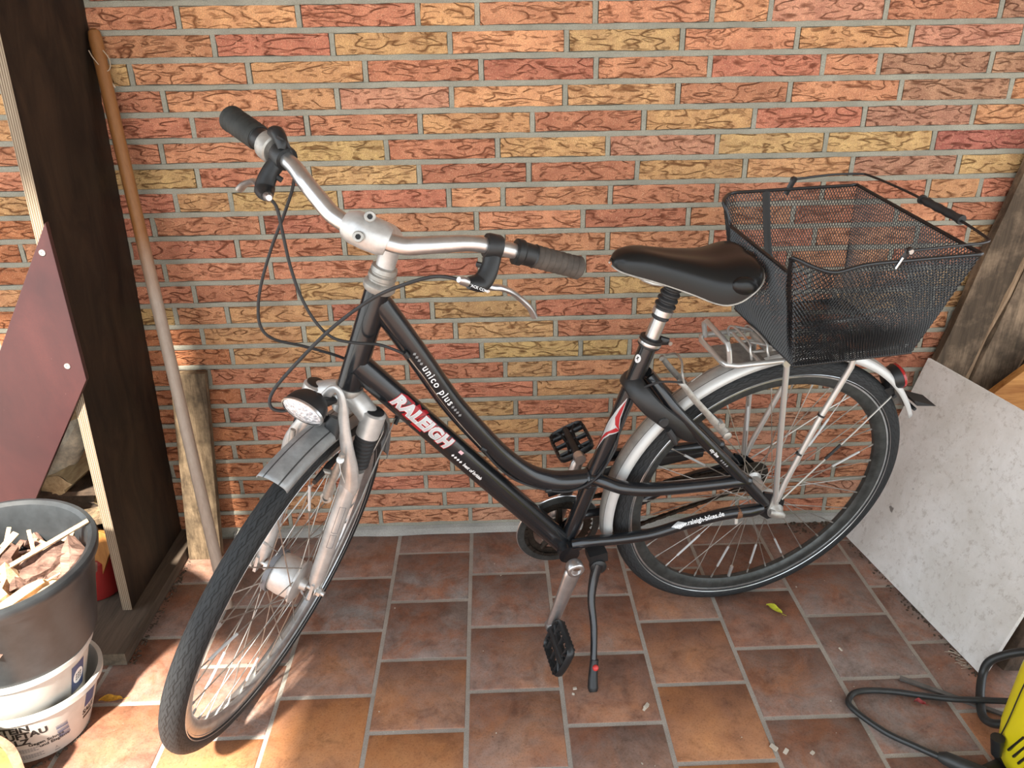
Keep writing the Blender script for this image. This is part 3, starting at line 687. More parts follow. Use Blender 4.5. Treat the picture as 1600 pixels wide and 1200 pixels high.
BR = tilt(.063, -.059); BC = V((.003, -.617, .221))
BN = empty('grey_bin', BC, BR); tag(BN, 'round dark grey plastic bin full of wood scraps on white buckets', 'bin')
MB().lathe([(0, 0), (.13, 0), (.137, .006), (.160, .165), (.171, .185), (.173, .197), (.171, .203), (.163, .205), (.155, .200), (.150, .185), (.131, .012), (0, .010)], n=72, cap=False).build('body', 'bin', BN)
def bw(x, y, z): return BC + BR @ V((x, y, z))
rs = random.Random(21)
def chunk(c, size, rot, mat, label, name='bark_chunk', cat='bark', seed=0):
    rnd = random.Random(seed); b = MB(); nx, ny = 5, 3; vs = []
    for s in (-1, 1):
        for j in range(ny + 1):
            for i in range(nx + 1):
                x, y = i / nx - .5, j / ny - .5; jag = .12 * rnd.uniform(-1, 1) if i in (0, nx) else 0
                vs.append(rot @ V(((x + jag) * size[0], (y + .10 * rnd.uniform(-1, 1)) * size[1], (s * .5 + .35 * rnd.uniform(-1, 1)) * size[2])))
    W = nx + 1; K = W * (ny + 1); fs = []
    for j in range(ny):
        for i in range(nx): a = j * W + i; fs.append((a, a + W, a + W + 1, a + 1)); fs.append((K + a, K + a + 1, K + a + W + 1, K + a + W))
    rim = [i for i in range(W)] + [j * W + nx for j in range(1, ny + 1)] + [ny * W + i for i in range(nx - 1, -1, -1)] + [j * W for j in range(ny - 1, 0, -1)]
    for k in range(len(rim)): a, c2 = rim[k], rim[(k + 1) % len(rim)]; fs.append((a, c2, K + c2, K + a))
    o = b.add(vs, fs).build(name, mat, smooth=False); o.location = c; tag(o, label, cat, 'wood scraps in the grey bin'); return o
def eul(a, b_, c): return Euler((a, b_, c)).to_matrix()
stick = lambda a, b_, r, label, flat=1: tag(MB().tube([V(a) - V(a), V(b_) - V(a)], r, 5, flat=((0, 0, 1), .6, flat)).build('wood_splinter', 'scrap', smooth=False), label, 'splinter', 'wood scraps in the grey bin')
def stick_at(a, b_, r, label, flat=1): o = stick(a, b_, r, label, flat); o.location = a; return o
stick_at(bw(-.10, -.11, .135), bw(.128, .098, .208), .0062, 'long pale splinter whose tip reaches over the bin rim', 1.2)
stick_at(bw(-.06, -.02, .13), bw(-.005, .085, .185), .006, 'broad pale splinter at the left side of the bin', 1.6)
stick_at(bw(-.02, .05, .15), bw(-.022, .095, .190), .0045, 'short pale splinter standing beside the broad one')
stick_at(bw(.030, .065, .13), bw(.022, .082, .195), .0040, 'thin upright pale splinter casting a shadow in the bin')
stick_at(bw(.00, -.135, .13), bw(.10, -.03, .172), .0058, 'pale splinter lying over the front bark near the rim', 1.3)
stick_at(bw(-.02, -.135, .12), bw(.045, -.09, .165), .0045, 'small forked splinter near the front of the bin rim')
stick_at(bw(-.12, -.09, .14), bw(.03, -.128, .150), .0045, 'flat pale splinter close to the front rim')
for x_, y_, a, w in ((.10, -.02, .6, 'at the right of the bark'), (-.05, .03, 2.0, 'at the left behind the broad splinter'), (.02, .02, 1.1, 'in the middle of the bark'), (.06, -.10, .3, 'beside the front rim'), (.05, .08, 2.6, 'at the back of the bark'), (-.01, -.07, 2.9, 'left of the front splinters')):
    l_ = rs.uniform(.02, .035)
    stick_at(bw(x_, y_, .158 + rs.uniform(0, .008)), bw(x_ + l_ * math.cos(a), y_ + l_ * math.sin(a), .160 + rs.uniform(0, .016)), rs.uniform(.0018, .0035), 'short thin pale splinter ' + w, rs.uniform(1, 1.8))
L_ = ['knobbly pinkish bark piece in the middle of the bin', 'pale rotten block with deep cracks in the bin', 'dark bark piece leaning at the right inner bin wall', 'pale split slab near the right front of the bin', 'grey lichen-covered bark at the left of the bin',
      'brown bark under the long splinter', 'small pale lump near the front of the bin', 'reddish bark strip at the left front of the bin', 'pale slab behind the long splinter', 'dark piece at the front left of the bin']
D_ = [((.035, .0, .142), (.085, .05, .022), (.4, .3, .6), 'scrap_bark'), ((.0, -.03, .145), (.075, .06, .03), (.5, -.2, .2), 'scrap'), ((.108, .03, .150), (.09, .045, .018), (.2, -.9, .9), 'scrap_bark'),
      ((.075, -.06, .140), (.12, .05, .022), (.35, -.15, .6), 'scrap'), ((-.03, .045, .150), (.06, .05, .02), (.9, .2, .2), 'scrap_bark'), ((.062, .035, .155), (.10, .04, .02), (.5, -.2, .55), 'scrap_bark'),
      ((.012, -.085, .145), (.045, .035, .02), (.3, .4, .2), 'scrap'), ((-.045, -.06, .145), (.09, .04, .02), (.3, .2, 1.2), 'scrap_bark'), ((.055, .05, .150), (.11, .035, .016), (.8, -.2, .7), 'scrap'), ((-.07, -.02, .14), (.08, .06, .02), (.2, .2, .3), 'scrap_bark')]
for i, ((c, s, e, m), l) in enumerate(zip(D_, L_)): chunk(bw(*c), s, eul(*e), m, l, seed=i + 40, name='bark_chunk')
b = MB()
for i in range(170):
    a = rs.uniform(0, 2 * PI); r = .135 * math.sqrt(rs.random()); s = rs.uniform(.008, .028)
    b.box(bw(r * math.cos(a), r * math.sin(a), .105 + rs.uniform(0, .03)), (s * 1.8, s * .8, s * .5), eul(rs.uniform(-1, 1), rs.uniform(-1, 1), rs.uniform(0, 3)))
b.box(bw(0, 0, .06), (.17, .17, .08)); o = b.build('wood_crumbs', 'scrap_bark', smooth=False); tag(o, 'loose bark crumbs filling the grey bin', 'bark', kind='stuff')
# paper sack at the lower left corner
b = MB(); vs = []; nx, nz = 26, 16
for s in (0, 1):
    for j in range(nz + 1):
        for i in range(nx + 1):
            u, v = i / nx, j / nz; x = -.26 + (.315 + .03 * math.sin(2.6 * v) - .03 * v) * u; z = .0 + (.225 - .03 * u) * v + .010 * math.sin(9 * u + 1) * v
            y = -.800 - .012 * v + (s - .5) * .07 * max(0, math.sin(PI * u)) ** .5 * (1 - .75 * v) + .009 * noise.noise(V((u * 8, v * 8, s * 5)))
            vs.append((x + .008 * noise.noise(V((v * 9, 3, s))), y, z))
W = nx + 1; K = W * (nz + 1); fs = []
for j in range(nz):
    for i in range(nx): a = j * W + i; fs.append((a, a + 1, a + W + 1, a + W)); fs.append((K + a, K + a + W, K + a + W + 1, K + a + 1))
for j in range(nz): a = j * W + nx; fs.append((a, K + a, K + a + W, a + W)); a = j * W; fs.append((a, a + W, K + a + W, K + a))
for i in range(nx): a = nz * W + i; fs.append((a, a + 1, K + a + 1, K + a)); fs.append((i, K + i, K + i + 1, i + 1))
o = b.add(vs, fs).build('paper_sack', 'sack', auto=80); tag(o, 'crumpled green and tan paper sack in front of the white bucket', 'sack')
b = MB(); b.tube([(.052, -.802, .006), (.066, -.804, .05), (.072, -.808, .10), (.070, -.810, .15), (.050, -.814, .185), (.02, -.814, .200)], [.006, .008, .008, .009, .007, .006], 8, smooth=5, flat=((1, 0, 0), 1.3, .5)); b.build('folded_edge', 'sack_tan', o)['label'] = 'tan crumpled edge of the sack'

# ================================================================== RIGHT: board, planks, washer, cable
w1 = V((1.8994, -.0581, 0)); w2 = V((1.975, -.593, 0)); upv = V((.1477, .0209, .5093))
wb = MB(); dv = (w2 - w1); nn = dv.cross(upv).normalized(); 
wb.add([w1, w2, w2 + upv, w1 + upv] + [p - nn * -.010 for p in (w1, w2, w2 + upv, w1 + upv)], [(0, 1, 2, 3), (7, 6, 5, 4), (0, 4, 5, 1), (1, 5, 6, 2), (2, 6, 7, 3), (3, 7, 4, 0)])
wb = wb.build('white_board', 'white_board', smooth=False, bevel=.0012); tag(wb, 'large dirty white board leaning on the floor behind the rear wheel', 'board')
for i, (x, wd, y, ln, l) in enumerate(((2.075, .105, -.028, .215, 'leftmost rough grey plank leaning on the wall behind the white board'), (2.188, .112, -.034, .215, 'middle rough grey plank leaning on the wall behind the white board'),
                              (2.300, .105, -.03, .215, 'rightmost rough grey plank leaning on the wall behind the white board'))):
    b = MB(); N_ = 14
    rr = random.Random(i)
    vs = []
    for k in range(N_ + 1):
        z = 1.35 * k / N_; xx = (z - .54) * ln + rr.uniform(-.003, .003)
        vs += [(xx - wd / 2 + rr.uniform(-.003, .003), .012, z), (xx - wd / 2, -.014, z), (xx + wd / 2 - .012 + rr.uniform(-.004, .004), -.016, z), (xx + wd / 2, -.002, z), (xx + wd / 2, .014, z)]
    fs = [(5 * k + j, 5 * k + (j + 1) % 5, 5 * k + 5 + (j + 1) % 5, 5 * k + 5 + j) for k in range(N_) for j in range(5)] + [(0, 1, 2, 3, 4), tuple(5 * N_ + j for j in range(5))[::-1]]
    o = b.add(vs, fs).build('rough_plank', 'grey_plank', smooth=False); o.location = (x + .045, y, 0); tag(o, l, 'plank', 'rough planks leaning at the right')
    e = MB(); e.tube([((z - .54) * ln + wd / 2 - .004 + .003 * math.sin(9 * z + i), -.010, z) for z in [1.35 * k / 12 for k in range(13)]], [.008 + .003 * math.sin(k * 2.3 + i) for k in range(13)], 7, smooth=3)
    e.build('wane_edge', 'plank_edge', o)['label'] = 'rounded pale bark-side edge'
o = MB().prism([(0, 0), (.17, .165), (.54, -.265), (.37, -.435)], (2.155, -.108, .44), (1, 0, 0), (0, 0, 1), .022).build('pine_board', 'pine', smooth=False, bevel=.0015); tag(o, 'orange varnished pine board behind the white board', 'board')
MB().box((2.25, -.082, .20), (.20, .036, .40)).build('dark_crate', 'slab', smooth=False, bevel=.003); tag(bpy.data.objects['dark_crate'], 'dark wooden box hidden behind the white board', 'box')
o = MB().box((0, 0, .07), (.05, .06, .14), eul(0, .25, .2)).build('timber_block', 'dark_bark', smooth=False, bevel=.003); o.location = (2.04, -.56, .012); tag(o, 'dark timber block behind the lower corner of the white board', 'timber')

ws = empty('pressure_washer', (1.945, -.862, 0)); tag(ws, 'bright yellow pressure washer at the right edge on the floor', 'machine')
b = MB(); sec = [(-.088, .06, .012), (-.092, .02, .05), (-.09, .0, .16), (-.085, .0, .30), (-.06, .0, .34)]
ring_ = []
def wsec(z, wx, wy, ox=0, n=28, p=4):
    out = []
    for k in range(n):
        t = 2 * PI * k / n; c, s = math.cos(t), math.sin(t); out.append((ox + wx * (abs(c) ** (2 / p)) * (1 if c > 0 else -1), wy * (abs(s) ** (2 / p)) * (1 if s > 0 else -1), z))
    return out
vs = []; zs = ((.02, .080, .085), (.05, .088, .094), (.10, .092, .10), (.22, .088, .10), (.30, .082, .095), (.36, .07, .08), (.385, .045, .05))
for z, a, c in zs: vs += wsec(z, a, c)
n = 28; fs = [(i * n + k, i * n + (k + 1) % n, (i + 1) * n + (k + 1) % n, (i + 1) * n + k) for i in range(len(zs) - 1) for k in range(n)] + [tuple(range(n))[::-1], tuple((len(zs) - 1) * n + k for k in range(n))]
b.add(vs, fs).build('housing', 'yellow', ws, auto=60)
b = MB()
for i in range(6): b.box((-.0915, -.05 + .014 * i, .10), (.004, .0035, .06), eul(.35, 0, 0))
b.build('vent_slots', 'bplastic', ws, smooth=False)
MB().tube([(-.0925, .062, .03), (-.0935, .05, .12), (-.092, .045, .22), (-.083, .04, .32)], .0012, 6, smooth=4).build('seam', 'bplastic', ws)
b = MB(); b.box((0, 0, .012), (.15, .15, .024)); b.build('foot', 'bplastic', ws, bevel=.003)
b = MB(); b.box((-.098, .045, .006), (.05, .02, .010), eul(0, 0, .35)); b.build('side_foot', 'bplastic', ws, bevel=.002)
b = MB(); b.tube([(-.098, .045, .045), (-.104, .047, .085)], [.009, .012], 14); b.build('coupling', 'bplastic', ws)
b = MB(); b.tube([(-.15, .005, .02), (-.10, .0, .03)], .017, 14)
for i in range(7): b.lathe([(.0175, 0), (.0195, .002), (.0175, .004)], (-.15 + i * .008, .004 - i * .0008, .02 + i * .0016), (.05, -.005, .01), 14)
b.build('cable_gland', 'hose', ws)
o = MB().tube([(1.963, -.686, .03), (1.909, -.671, .02), (1.865, -.659, .012), (1.819, -.646, .008), (1.746, -.629, .008), (1.687, -.626, .008), (1.658, -.640, .008), (1.649, -.668, .008), (1.686, -.727, .008), (1.729, -.766, .010), (1.757, -.794, .015), (1.80, -.83, .02)],
              .0062, 10, smooth=8).build('power_cable', 'hose'); tag(o, 'black cable looping over the tiles from the yellow machine', 'cable')
MB().tube([(1.757, -.794, .016), (1.766, -.801, .018), (1.785, -.816, .019), (1.819, -.839, .02)], [.008, .013, .014, .013], 12).build('sleeve', 'hose', o)
o = MB().tube([(2.06, -.67, .14), (2.019, -.645, .12), (1.985, -.626, .098), (1.957, -.612, .065), (1.945, -.618, .035), (1.925, -.650, .016), (1.905, -.689, .010), (1.899, -.712, .012), (1.905, -.732, .022), (1.925, -.755, .05)], .0085, 12, smooth=7).build('thick_hose', 'hose')
tag(o, 'thick black hose bending up beside the yellow machine', 'hose')
o = MB().prism([(0, 0), (.19, -.124), (.196, -.116), (.006, .009)], (1.786, -.594, .0005), (1, 0, 0), (0, 1, 0), .005).build('grey_strip', 'strip', smooth=False); tag(o, 'flat grey strip lying under the black cable', 'strip')

def leaf(name, c, L, W_, ang, mat, label):
    b = MB(); vs = []; n = 8
    for i in range(n + 1):
        t = i / n; w = W_ * math.sin(PI * t) ** .8 * (1 - .15 * math.sin(12 * t)) + .0004; z = .001 + .004 * math.sin(PI * t) + .002 * math.sin(7 * t)
        vs += [(L * (t - .5), -w, z + .003), (L * (t - .5), 0, z), (L * (t - .5), w, z + .004)]
    fs = [(3 * i + k, 3 * i + 1 + k, 3 * i + 4 + k, 3 * i + 3 + k) for i in range(n) for k in range(2)]
    b.add(vs, fs); b.tube([(L * .5, 0, .001), (L * .75, .002, .001)], .0005, 5)
    o = b.build(name, mat, auto=80); o.location = c; o.rotation_euler = (0, 0, ang); tag(o, label, 'leaf')
leaf('fallen_leaf', (1.596, -.364, .0), .042, .0085, -.85, 'leaf_y', 'small yellow-green leaf on the tiles near the rear wheel')
leaf('fallen_leaf', (.108, -.572, .0), .048, .0085, .1, 'leaf_o', 'curled orange leaf beside the white bucket')
leaf('fallen_leaf', (1.797, -.657, .0), .022, .006, -.4, 'leaf_r', 'small dark red leaf beside the black cable')
# crumbs
b = MB(); rr = random.Random(5)
def crumb(x, y, z, s, b): b.box((x, y, z + s * .25), (s * rr.uniform(.8, 2.2), s, s * .6), eul(rr.uniform(-.5, .5), rr.uniform(-.5, .5), rr.uniform(0, 3)))
for i in range(230):
    t = rr.random(); crumb(.100 + .012 * rr.random() + .01 * rr.random() ** 2, -.01 - .47 * t, 0, rr.uniform(.001, .004), b)
for i in range(90): t = rr.random(); p = w1.lerp(w2, t); crumb(p.x - .012 - .02 * rr.random() ** 2, p.y, 0, rr.uniform(.0015, .0045), b)
for i in range(120): crumb(rr.uniform(1.75, 1.92), -.015 - .05 * rr.random() ** 2, 0, rr.uniform(.0015, .006), b)
for i in range(60): crumb(rr.uniform(.25, 1.7), -.03 - .7 * rr.random(), 0, rr.uniform(.0006, .0018), b)
for i in range(50): a = rr.uniform(-1.6, .2); crumb(-.011 + .098 * math.cos(a), -.641 + .098 * math.sin(a), 0, rr.uniform(.001, .005), b)
o = b.build('floor_debris', 'crumb', smooth=False); tag(o, 'scattered soil and bark crumbs on the tiles', 'debris', kind='stuff')
b = MB()
for i in range(46): crumb(rr.uniform(.25, 1.9), -.05 - .75 * rr.random(), 0, rr.uniform(.0008, .0022), b)
for x, y, s in ((1.232, -.640, .007), (1.236, -.634, .005), (1.228, -.645, .005), (1.09, -.585, .005), (1.085, -.60, .004), (1.70, -.50, .005), (1.46, -.75, .008), (1.48, -.76, .007), (1.53, -.765, .006)): crumb(x, y, 0, s, b)
for i in range(14): t = rr.random(); p = w1.lerp(w2, .86 + .1 * t); b.tube([(p.x - .01, p.y, .001), (p.x - .02 - .02 * rr.random(), p.y - .01 + .03 * rr.random(), .004)], .0006, 4)
o = b.build('floor_debris', 'pale_crumb', smooth=False); tag(o, 'tiny pale flakes and straw bits scattered on the tiles', 'debris', kind='stuff')

# ================================================================== THE BICYCLE
F = V((-0.97879332, -0.2048503, 0)); N = V((0.20200889, -0.96521681, -0.1659787)); U = V((0.03400079, -0.16245884, 0.98612934))
RB = Matrix((F, N, U)).transposed(); OB = V((1.50885954, -0.29736505, 0))
bike = empty('bicycle', OB, RB); tag(bike, 'black step-through city bicycle leaning on its kickstand before the brick wall', 'bicycle')
CAMB = V((.8687, 1.1063, 1.4665))
def part(b, name, mat, label=None, parent=None, **kw):
    o = b.build(name, mat, parent if parent is not None else bike, **kw)
    if label: o['label'] = label
    return o
HUB = V((0, -.003, .3426)); BB = V((.449, 0, .270))
HB = V((.863, 0, .743)); AX = V((-.32707, 0, .945)); f0 = V((.945, 0, .32707)); l0 = V((0, 1, 0))
def sbasis(deg):
    s = R_(deg); return f0 * math.cos(s) + l0 * math.sin(s), l0 * math.cos(s) - f0 * math.sin(s)
FS, LS = sbasis(58.43); FB, LB = sbasis(62.86)
def S(f, l, a): return HB + FS * f + LS * l + AX * a
def H(f, l, a): return HB + FB * f + LB * l + AX * a
HTOP = HB + AX * .183

# ---- frame
b = MB()
b.tube([HB + AX * -.012, HB + AX * .19], .0215, 24)
TT = [(.808, 0, .895), (.795, 0, .873), (.749, 0, .788), (.694, 0, .683), (.637, 0, .596), (.593, 0, .536), (.546, 0, .487), (.505, 0, .462), (.464, 0, .450), (.398, 0, .446)]
b.tube(TT, .0208, 24, smooth=6)
DT0, DT1 = V((.852, 0, .782)), V((.449, 0, .268))
b.tube([DT0, DT1], .0235, 24)
ST0, STT = V((.449, 0, .262)), V((.3165, 0, .768))
STD = (STT - ST0).normalized()
b.tube([ST0, STT], .0165, 24)
b.lathe([(.0225, -.036), (.0225, .036)], BB, (0, 1, 0), 28)
for s in (1, -1):
    # bent twin tube from the seat tube to the seat stays, chain stay, seat stay
    b.tube([(.405, s * .010, .455), (.385, s * .030, .458), (.355, s * .052, .457), (.30, s * .058, .447), (.20, s * .060, .440), (.10, s * .062, .437), (.078, s * .062, .432)], [.0115, .0135, .0145, .014, .0135, .013, .012], 16, smooth=5)
    b.tube([(.44, s * .028, .292), (.40, s * .040, .305), (.34, s * .046, .306), (.27, s * .050, .310), (.20, s * .058, .333), (.12, s * .064, .350), (.055, s * .066, .350), (.03, s * .066, .352)], [.0115, .012, .0125, .0125, .0125, .013, .014, .010], 16, smooth=5)
    b.tube([(.312, s * .008, .690), (.290, s * .028, .662), (.262, s * .045, .625), (.20, s * .054, .556), (.12, s * .060, .470), (.05, s * .066, .392), (.025, s * .067, .366)], [.010, .0115, .0125, .0125, .0125, .012, .009], 16, smooth=5)
    # drop-out: hooked plate
    b.prism([(-.022, .322), (.012, .318), (.035, .336), (.060, .340), (.062, .362), (.052, .362), (.042, .353), (.022, .352), (.014, .368), (.040, .385), (.036, .398), (.005, .388), (-.018, .368)], (0, s * .066 + .003, 0), (1, 0, 0), (0, 0, 1), .006)
# weld beads
for (c, d, r) in ((V((.414, 0, .447)), V((1, 0, .02)), .0205),):
    b.lathe([(r, -.004), (r + .0018, 0), (r, .004)], c, d, 24)
frame = part(b, 'frame', 'paint', 'black metallic aluminium frame')
def wtext(me, o, ax, r, mat, name, label=None, x0=0, y0=0, eps=.0006, tiltu=0.0):
    o = V(o); out = (CAMB - o).normalized() + V((0, 0, tiltu))
    wrap_mesh(me, o, ax, out, r, x0, y0, eps); ob = link(name, me, mat, frame)
    if label: ob['label'] = label
    return ob
TTP, _ = catmull([V(p) for p in TT], [1] * len(TT), 12)
def ctext(me, o, mat, name, x0=0, y0=0, eps=.0006, r=.0208):
    o = V(o); k0 = min(range(len(TTP)), key=lambda i: (TTP[i] - o).length); acc = [0]
    for i in range(k0, len(TTP) - 1): acc.append(acc[-1] + (TTP[i + 1] - TTP[i]).length)
    for v in me.vertices:
        x, y, z = v.co; x += x0; i = max(k for k in range(len(acc) - 1) if acc[k] <= x); p = TTP[k0 + i]; q = TTP[k0 + i + 1]; c = p.lerp(q, (x - acc[i]) / (acc[i + 1] - acc[i])); ax = (q - p).normalized()
        out = CAMB - c; out = (out - ax * out.dot(ax)).normalized(); up = out.cross(ax); a = (y + y0) / r; v.co = c + (out * math.cos(a) + up * math.sin(a)) * (r + eps)
    link(name, me, mat, frame)
DTD = (DT1 - DT0).normalized(); oR = DT0 + DTD * .088
def stretch(me, k):
    for v in me.vertices: v.co.x *= k
    return me
flame = [[(.034, -.016), (.052, -.0175), (.062, -.006), (.066, .004), (.078, .020), (.070, .0215), (.060, .014), (.052, .022), (.044, .010), (.040, -.002)],
         [(.062, -.020), (.090, -.020), (.084, -.006), (.088, .012), (.078, .016), (.066, .002)], [(.004, .012), (.020, .017), (.040, .016), (.044, .010), (.02, .012)]]
wtext(poly_mesh(flame), oR, DTD, .0235, 'print_red', 'red_flame_print', eps=.0004, tiltu=0)
for (off_, mat_, ep) in ((.0034, 'print_red', .0007), (.0019, 'print_white', .0009), (.0009, 'print_silver', .0013)):
    wtext(stretch(text_mesh('RALEIGH', .0305, shear=.25, offset=off_, spacing=1.08, cuts=6), 1.16), oR, DTD, .0235, mat_, 'name_lettering', y0=-.0115, eps=ep)
def dia(n_, s, x0=0, k=1.0):
    return [[(x0 + i * s * 1.25 - s * .5 * k, 0), (x0 + i * s * 1.25, -s * .55), (x0 + i * s * 1.25 + s * .5 * k, 0), (x0 + i * s * 1.25, s * .55)] for i in range(n_)]
wtext(poly_mesh(dia(4, .0062)), oR, DTD, .0235, 'print_white', 'diamond_row', x0=.174, y0=-.012)
wtext(text_mesh('best of british', .0098, offset=.0003), oR, DTD, .0235, 'print_white', 'small_lettering', x0=.206, y0=-.0145)
wtext(poly_mesh([[(.176, -.001), (.186, -.001), (.188, .005), (.178, .005)]]), oR, DTD, .0235, 'print_pink', 'small_badge')
TA, TB = V((.749, 0, .788)), V((.637, 0, .596)); TTD = (V((.655, 0, .618)) - V((.757, 0, .805))).normalized(); oT = V((.757, 0, .8035))
ctext(poly_mesh(dia(4, .0062)), oT, 'print_dim', 'diamond_row', x0=.006, y0=-.003)
ctext(text_mesh('unico plus', .0185, offset=.0003, spacing=1.25, cuts=3), oT, 'print_white', 'model_lettering', x0=.037, y0=-.007)
ctext(poly_mesh(dia(4, .0062)), oT, 'print_dim', 'diamond_row', x0=.140, y0=-.003)
# seat tube decal: red and white thorn
oS = ST0 + STD * .36
th_w = [[(-.115, -.0055), (-.075, .0015), (-.05, .010), (-.038, .016), (-.032, .004), (0, -.009), (.06, -.012), (.0, -.003), (-.028, .012), (-.036, .020), (-.055, .014), (-.08, .004)]]
wtext(poly_mesh([[(-.06, .002), (-.03, -.007), (-.010, -.012), (.005, -.016), (.02, -.018), (.05, -.0175), (.08, -.018), (.045, -.010), (.030, -.002), (.022, .008), (.016, .015), (.006, .010), (-.012, .005), (-.035, .004)]]), oS - STD * .02, -STD, .0165, 'print_silver', 'seat_tube_decal', eps=.0004)
wtext(poly_mesh([[(-.055, .002), (-.03, -.003), (-.010, -.005), (.004, .000), (.0155, .0125), (.003, .007), (-.014, .0032), (-.035, .0028)], [(.0155, .0125), (.0195, .007), (.028, -.004), (.045, -.0125), (.070, -.0172), (.046, -.0165), (.030, -.011), (.018, -.002), (.010, .004)]]), oS - STD * .02, -STD, .0165, 'print_red', 'seat_tube_decal', eps=.0008)
wtext(poly_mesh([[(.0085 * math.cos(t), .0065 * math.sin(t)) for t in [2 * PI * i / 20 for i in range(20)]]]), ST0 + STD * .482 , -STD, .0165, 'print_white', 'round_badge', y0=-.009)
wtext(poly_mesh([[(-.004, -.002), (-.001, -.001), (.003, -.004), (.001, 0), (.004, .003), (-.001, .001), (-.004, .003)]]), ST0 + STD * .482, -STD, .0165, 'print_black', 'badge_mark', y0=-.009, eps=.001)
CSD = V((-1, .05, .07)).normalized()
me = poly_mesh([[(-.002, 0), (.016, -.0085), (.034, 0), (.016, .0085)]]); oC = V((.234, .0565, .327))
CSD = (V((.118, .0645, .351)) - oC).normalized()
wtext(me, oC, CSD, .0128, 'print_silver', 'diamond_badge', eps=.0005)
wtext(text_mesh('www.raleigh-bikes.de', .0128, offset=.0003), oC, CSD, .0128, 'print_white', 'web_lettering', x0=.004, y0=-.004, eps=.0009)
oSS = V((.186, .0555, .541)); SSD = (V((.12, .060, .470)) - oSS).normalized()
wtext(text_mesh('city line', .0095, offset=.0003), oSS, SSD, .0125, 'print_white', 'small_lettering', x0=.0, y0=-.006)
wtext(poly_mesh(dia(4, .0058)), oSS, SSD, .0125, 'print_dim', 'diamond_row', x0=.043, y0=-.004)
b = MB(); b.lathe([(.0138, -.006), (.0146, 0), (.0138, .006)], (.088, .0652, .350), (1, 0, 0), 18); part(b, 'stay_clamp', 'rust', 'rusty band clamp on the chainstay')
b = MB(); b.tube([(.088, .066, .334), (.088, .070, .322)], .0045, 10); part(b, 'clamp_bolt', 'steel')

# ---- headset, stem, bar
b = MB()
b.lathe([(.0235, .180), (.0262, .184), (.0266, .191), (.024, .195), (.0205, .197), (.0205, .200), (.0228, .202), (.0228, .208), (.0195, .210), (.0195, .212), (.0215, .214), (.0205, .221), (.0165, .223)], HB, AX, 28)
part(b, 'headset', 'alu_dirty')
b = MB(); b.lathe([(.0235, -.006), (.0255, -.010), (.0255, -.016), (.022, -.020)], HB, AX, 28); part(b, 'lower_headset', 'alu_dirty')
b = MB()
b.tube([H(0, 0, .22), H(.0, 0, .25), H(.004, 0, .268)], [.0155, .0158, .0165], 20)
b.tube([H(-.002, 0, .262), H(.02, 0, .277), H(.06, 0, .293), H(.10, 0, .305)], [.0175, .0185, .0185, .020], 20, smooth=4)
b.tube([H(.134, -.030, .313), H(.136, -.02, .314), H(.138, 0, .315), H(.136, .02, .314), H(.134, .030, .313)], [.0195, .0235, .0245, .0235, .0195], 24)
stem = part(b, 'stem', 'alu_matte', 'silver handlebar stem')
b = MB()
for l, f, a in ((.0, .147, .3405), (-.007, .151, .309)):
    p_ = H(f, l, a); p_ = p_ + (CAMB - p_).normalized() * (.016 if l else .004)
    b = MB(); b.lathe([(.0078, -.004), (.0078, .004), (.0066, .005), (.0038, .005), (.0036, .001), (0, .001)], p_, (CAMB - p_).normalized(), 18, cap=False); part(b, 'clamp_bolt', 'alu_dirty', parent=stem)
    b = MB(); b.lathe([(.0037, .0015), (.0, .0016)], p_, (CAMB - p_).normalized(), 6, cap=False); part(b, 'hex_socket', 'rubber', parent=stem)
pass
barp = [(.0250, .2660, .3482), (.050, .222, .3500), (.0796, .1733, .3500), (.103, .135, .3475), (.1203, .1062, .3390), (.129, .078, .327), (.1335, .0542, .317), (.138, .025, .3135), (.139, 0, .3130)]
L_bar = [H(*p) for p in barp]; R_bar = [H(p[0], -p[1], p[2]) for p in barp[:-1]][::-1]
b = MB(); b.tube(L_bar + R_bar, [.0110] * 3 + [.0112, .0118, .0122, .0125, .0127, .0127, .0127, .0125, .0122, .0118, .0112] + [.0110] * 3, 20, smooth=6)
bar = part(b, 'handlebar', 'alu', 'curved brushed aluminium handlebar')
def grip(sg, mat, mat2, label):
    a = H(.0700, sg * .189, .3505); e = H(.0165, sg * .2815, .3483); d = (e - a); L = d.length; d.normalize()
    b = MB(); k_ = 1.0 if sg > 0 else 1.17; prof = [(.0152, .030)]
    k = 7
    for i in range(k):
        h = .032 + (L - .040) * i / k; st = (L - .040) / k
        prof += [(.0158, h), (.0166, h + st * .3), (.0166, h + st * .75), (.0156, h + st * .88)]
    prof += [(.0172, L - .006), (.0170, L - .001), (.014, L + .002), (.004, L + .003)]
    b.lathe([(r_ * k_, h_) for r_, h_ in prof], a, d, 24); g = part(b, 'grip', mat, label, bar)
    b = MB(); b.lathe([(.0155, 0), (.0185, .001), (.0188, .010), (.0165, .013), (.0160, .029), (.0175, .031)], a, d, 24)
    part(b, 'twist_shifter', mat2, parent=bar)
grip(1, 'grip', 'bplastic', 'left rubber grip, worn brown-grey'); grip(-1, 'gripR', 'bplastic', 'right black rubber grip')
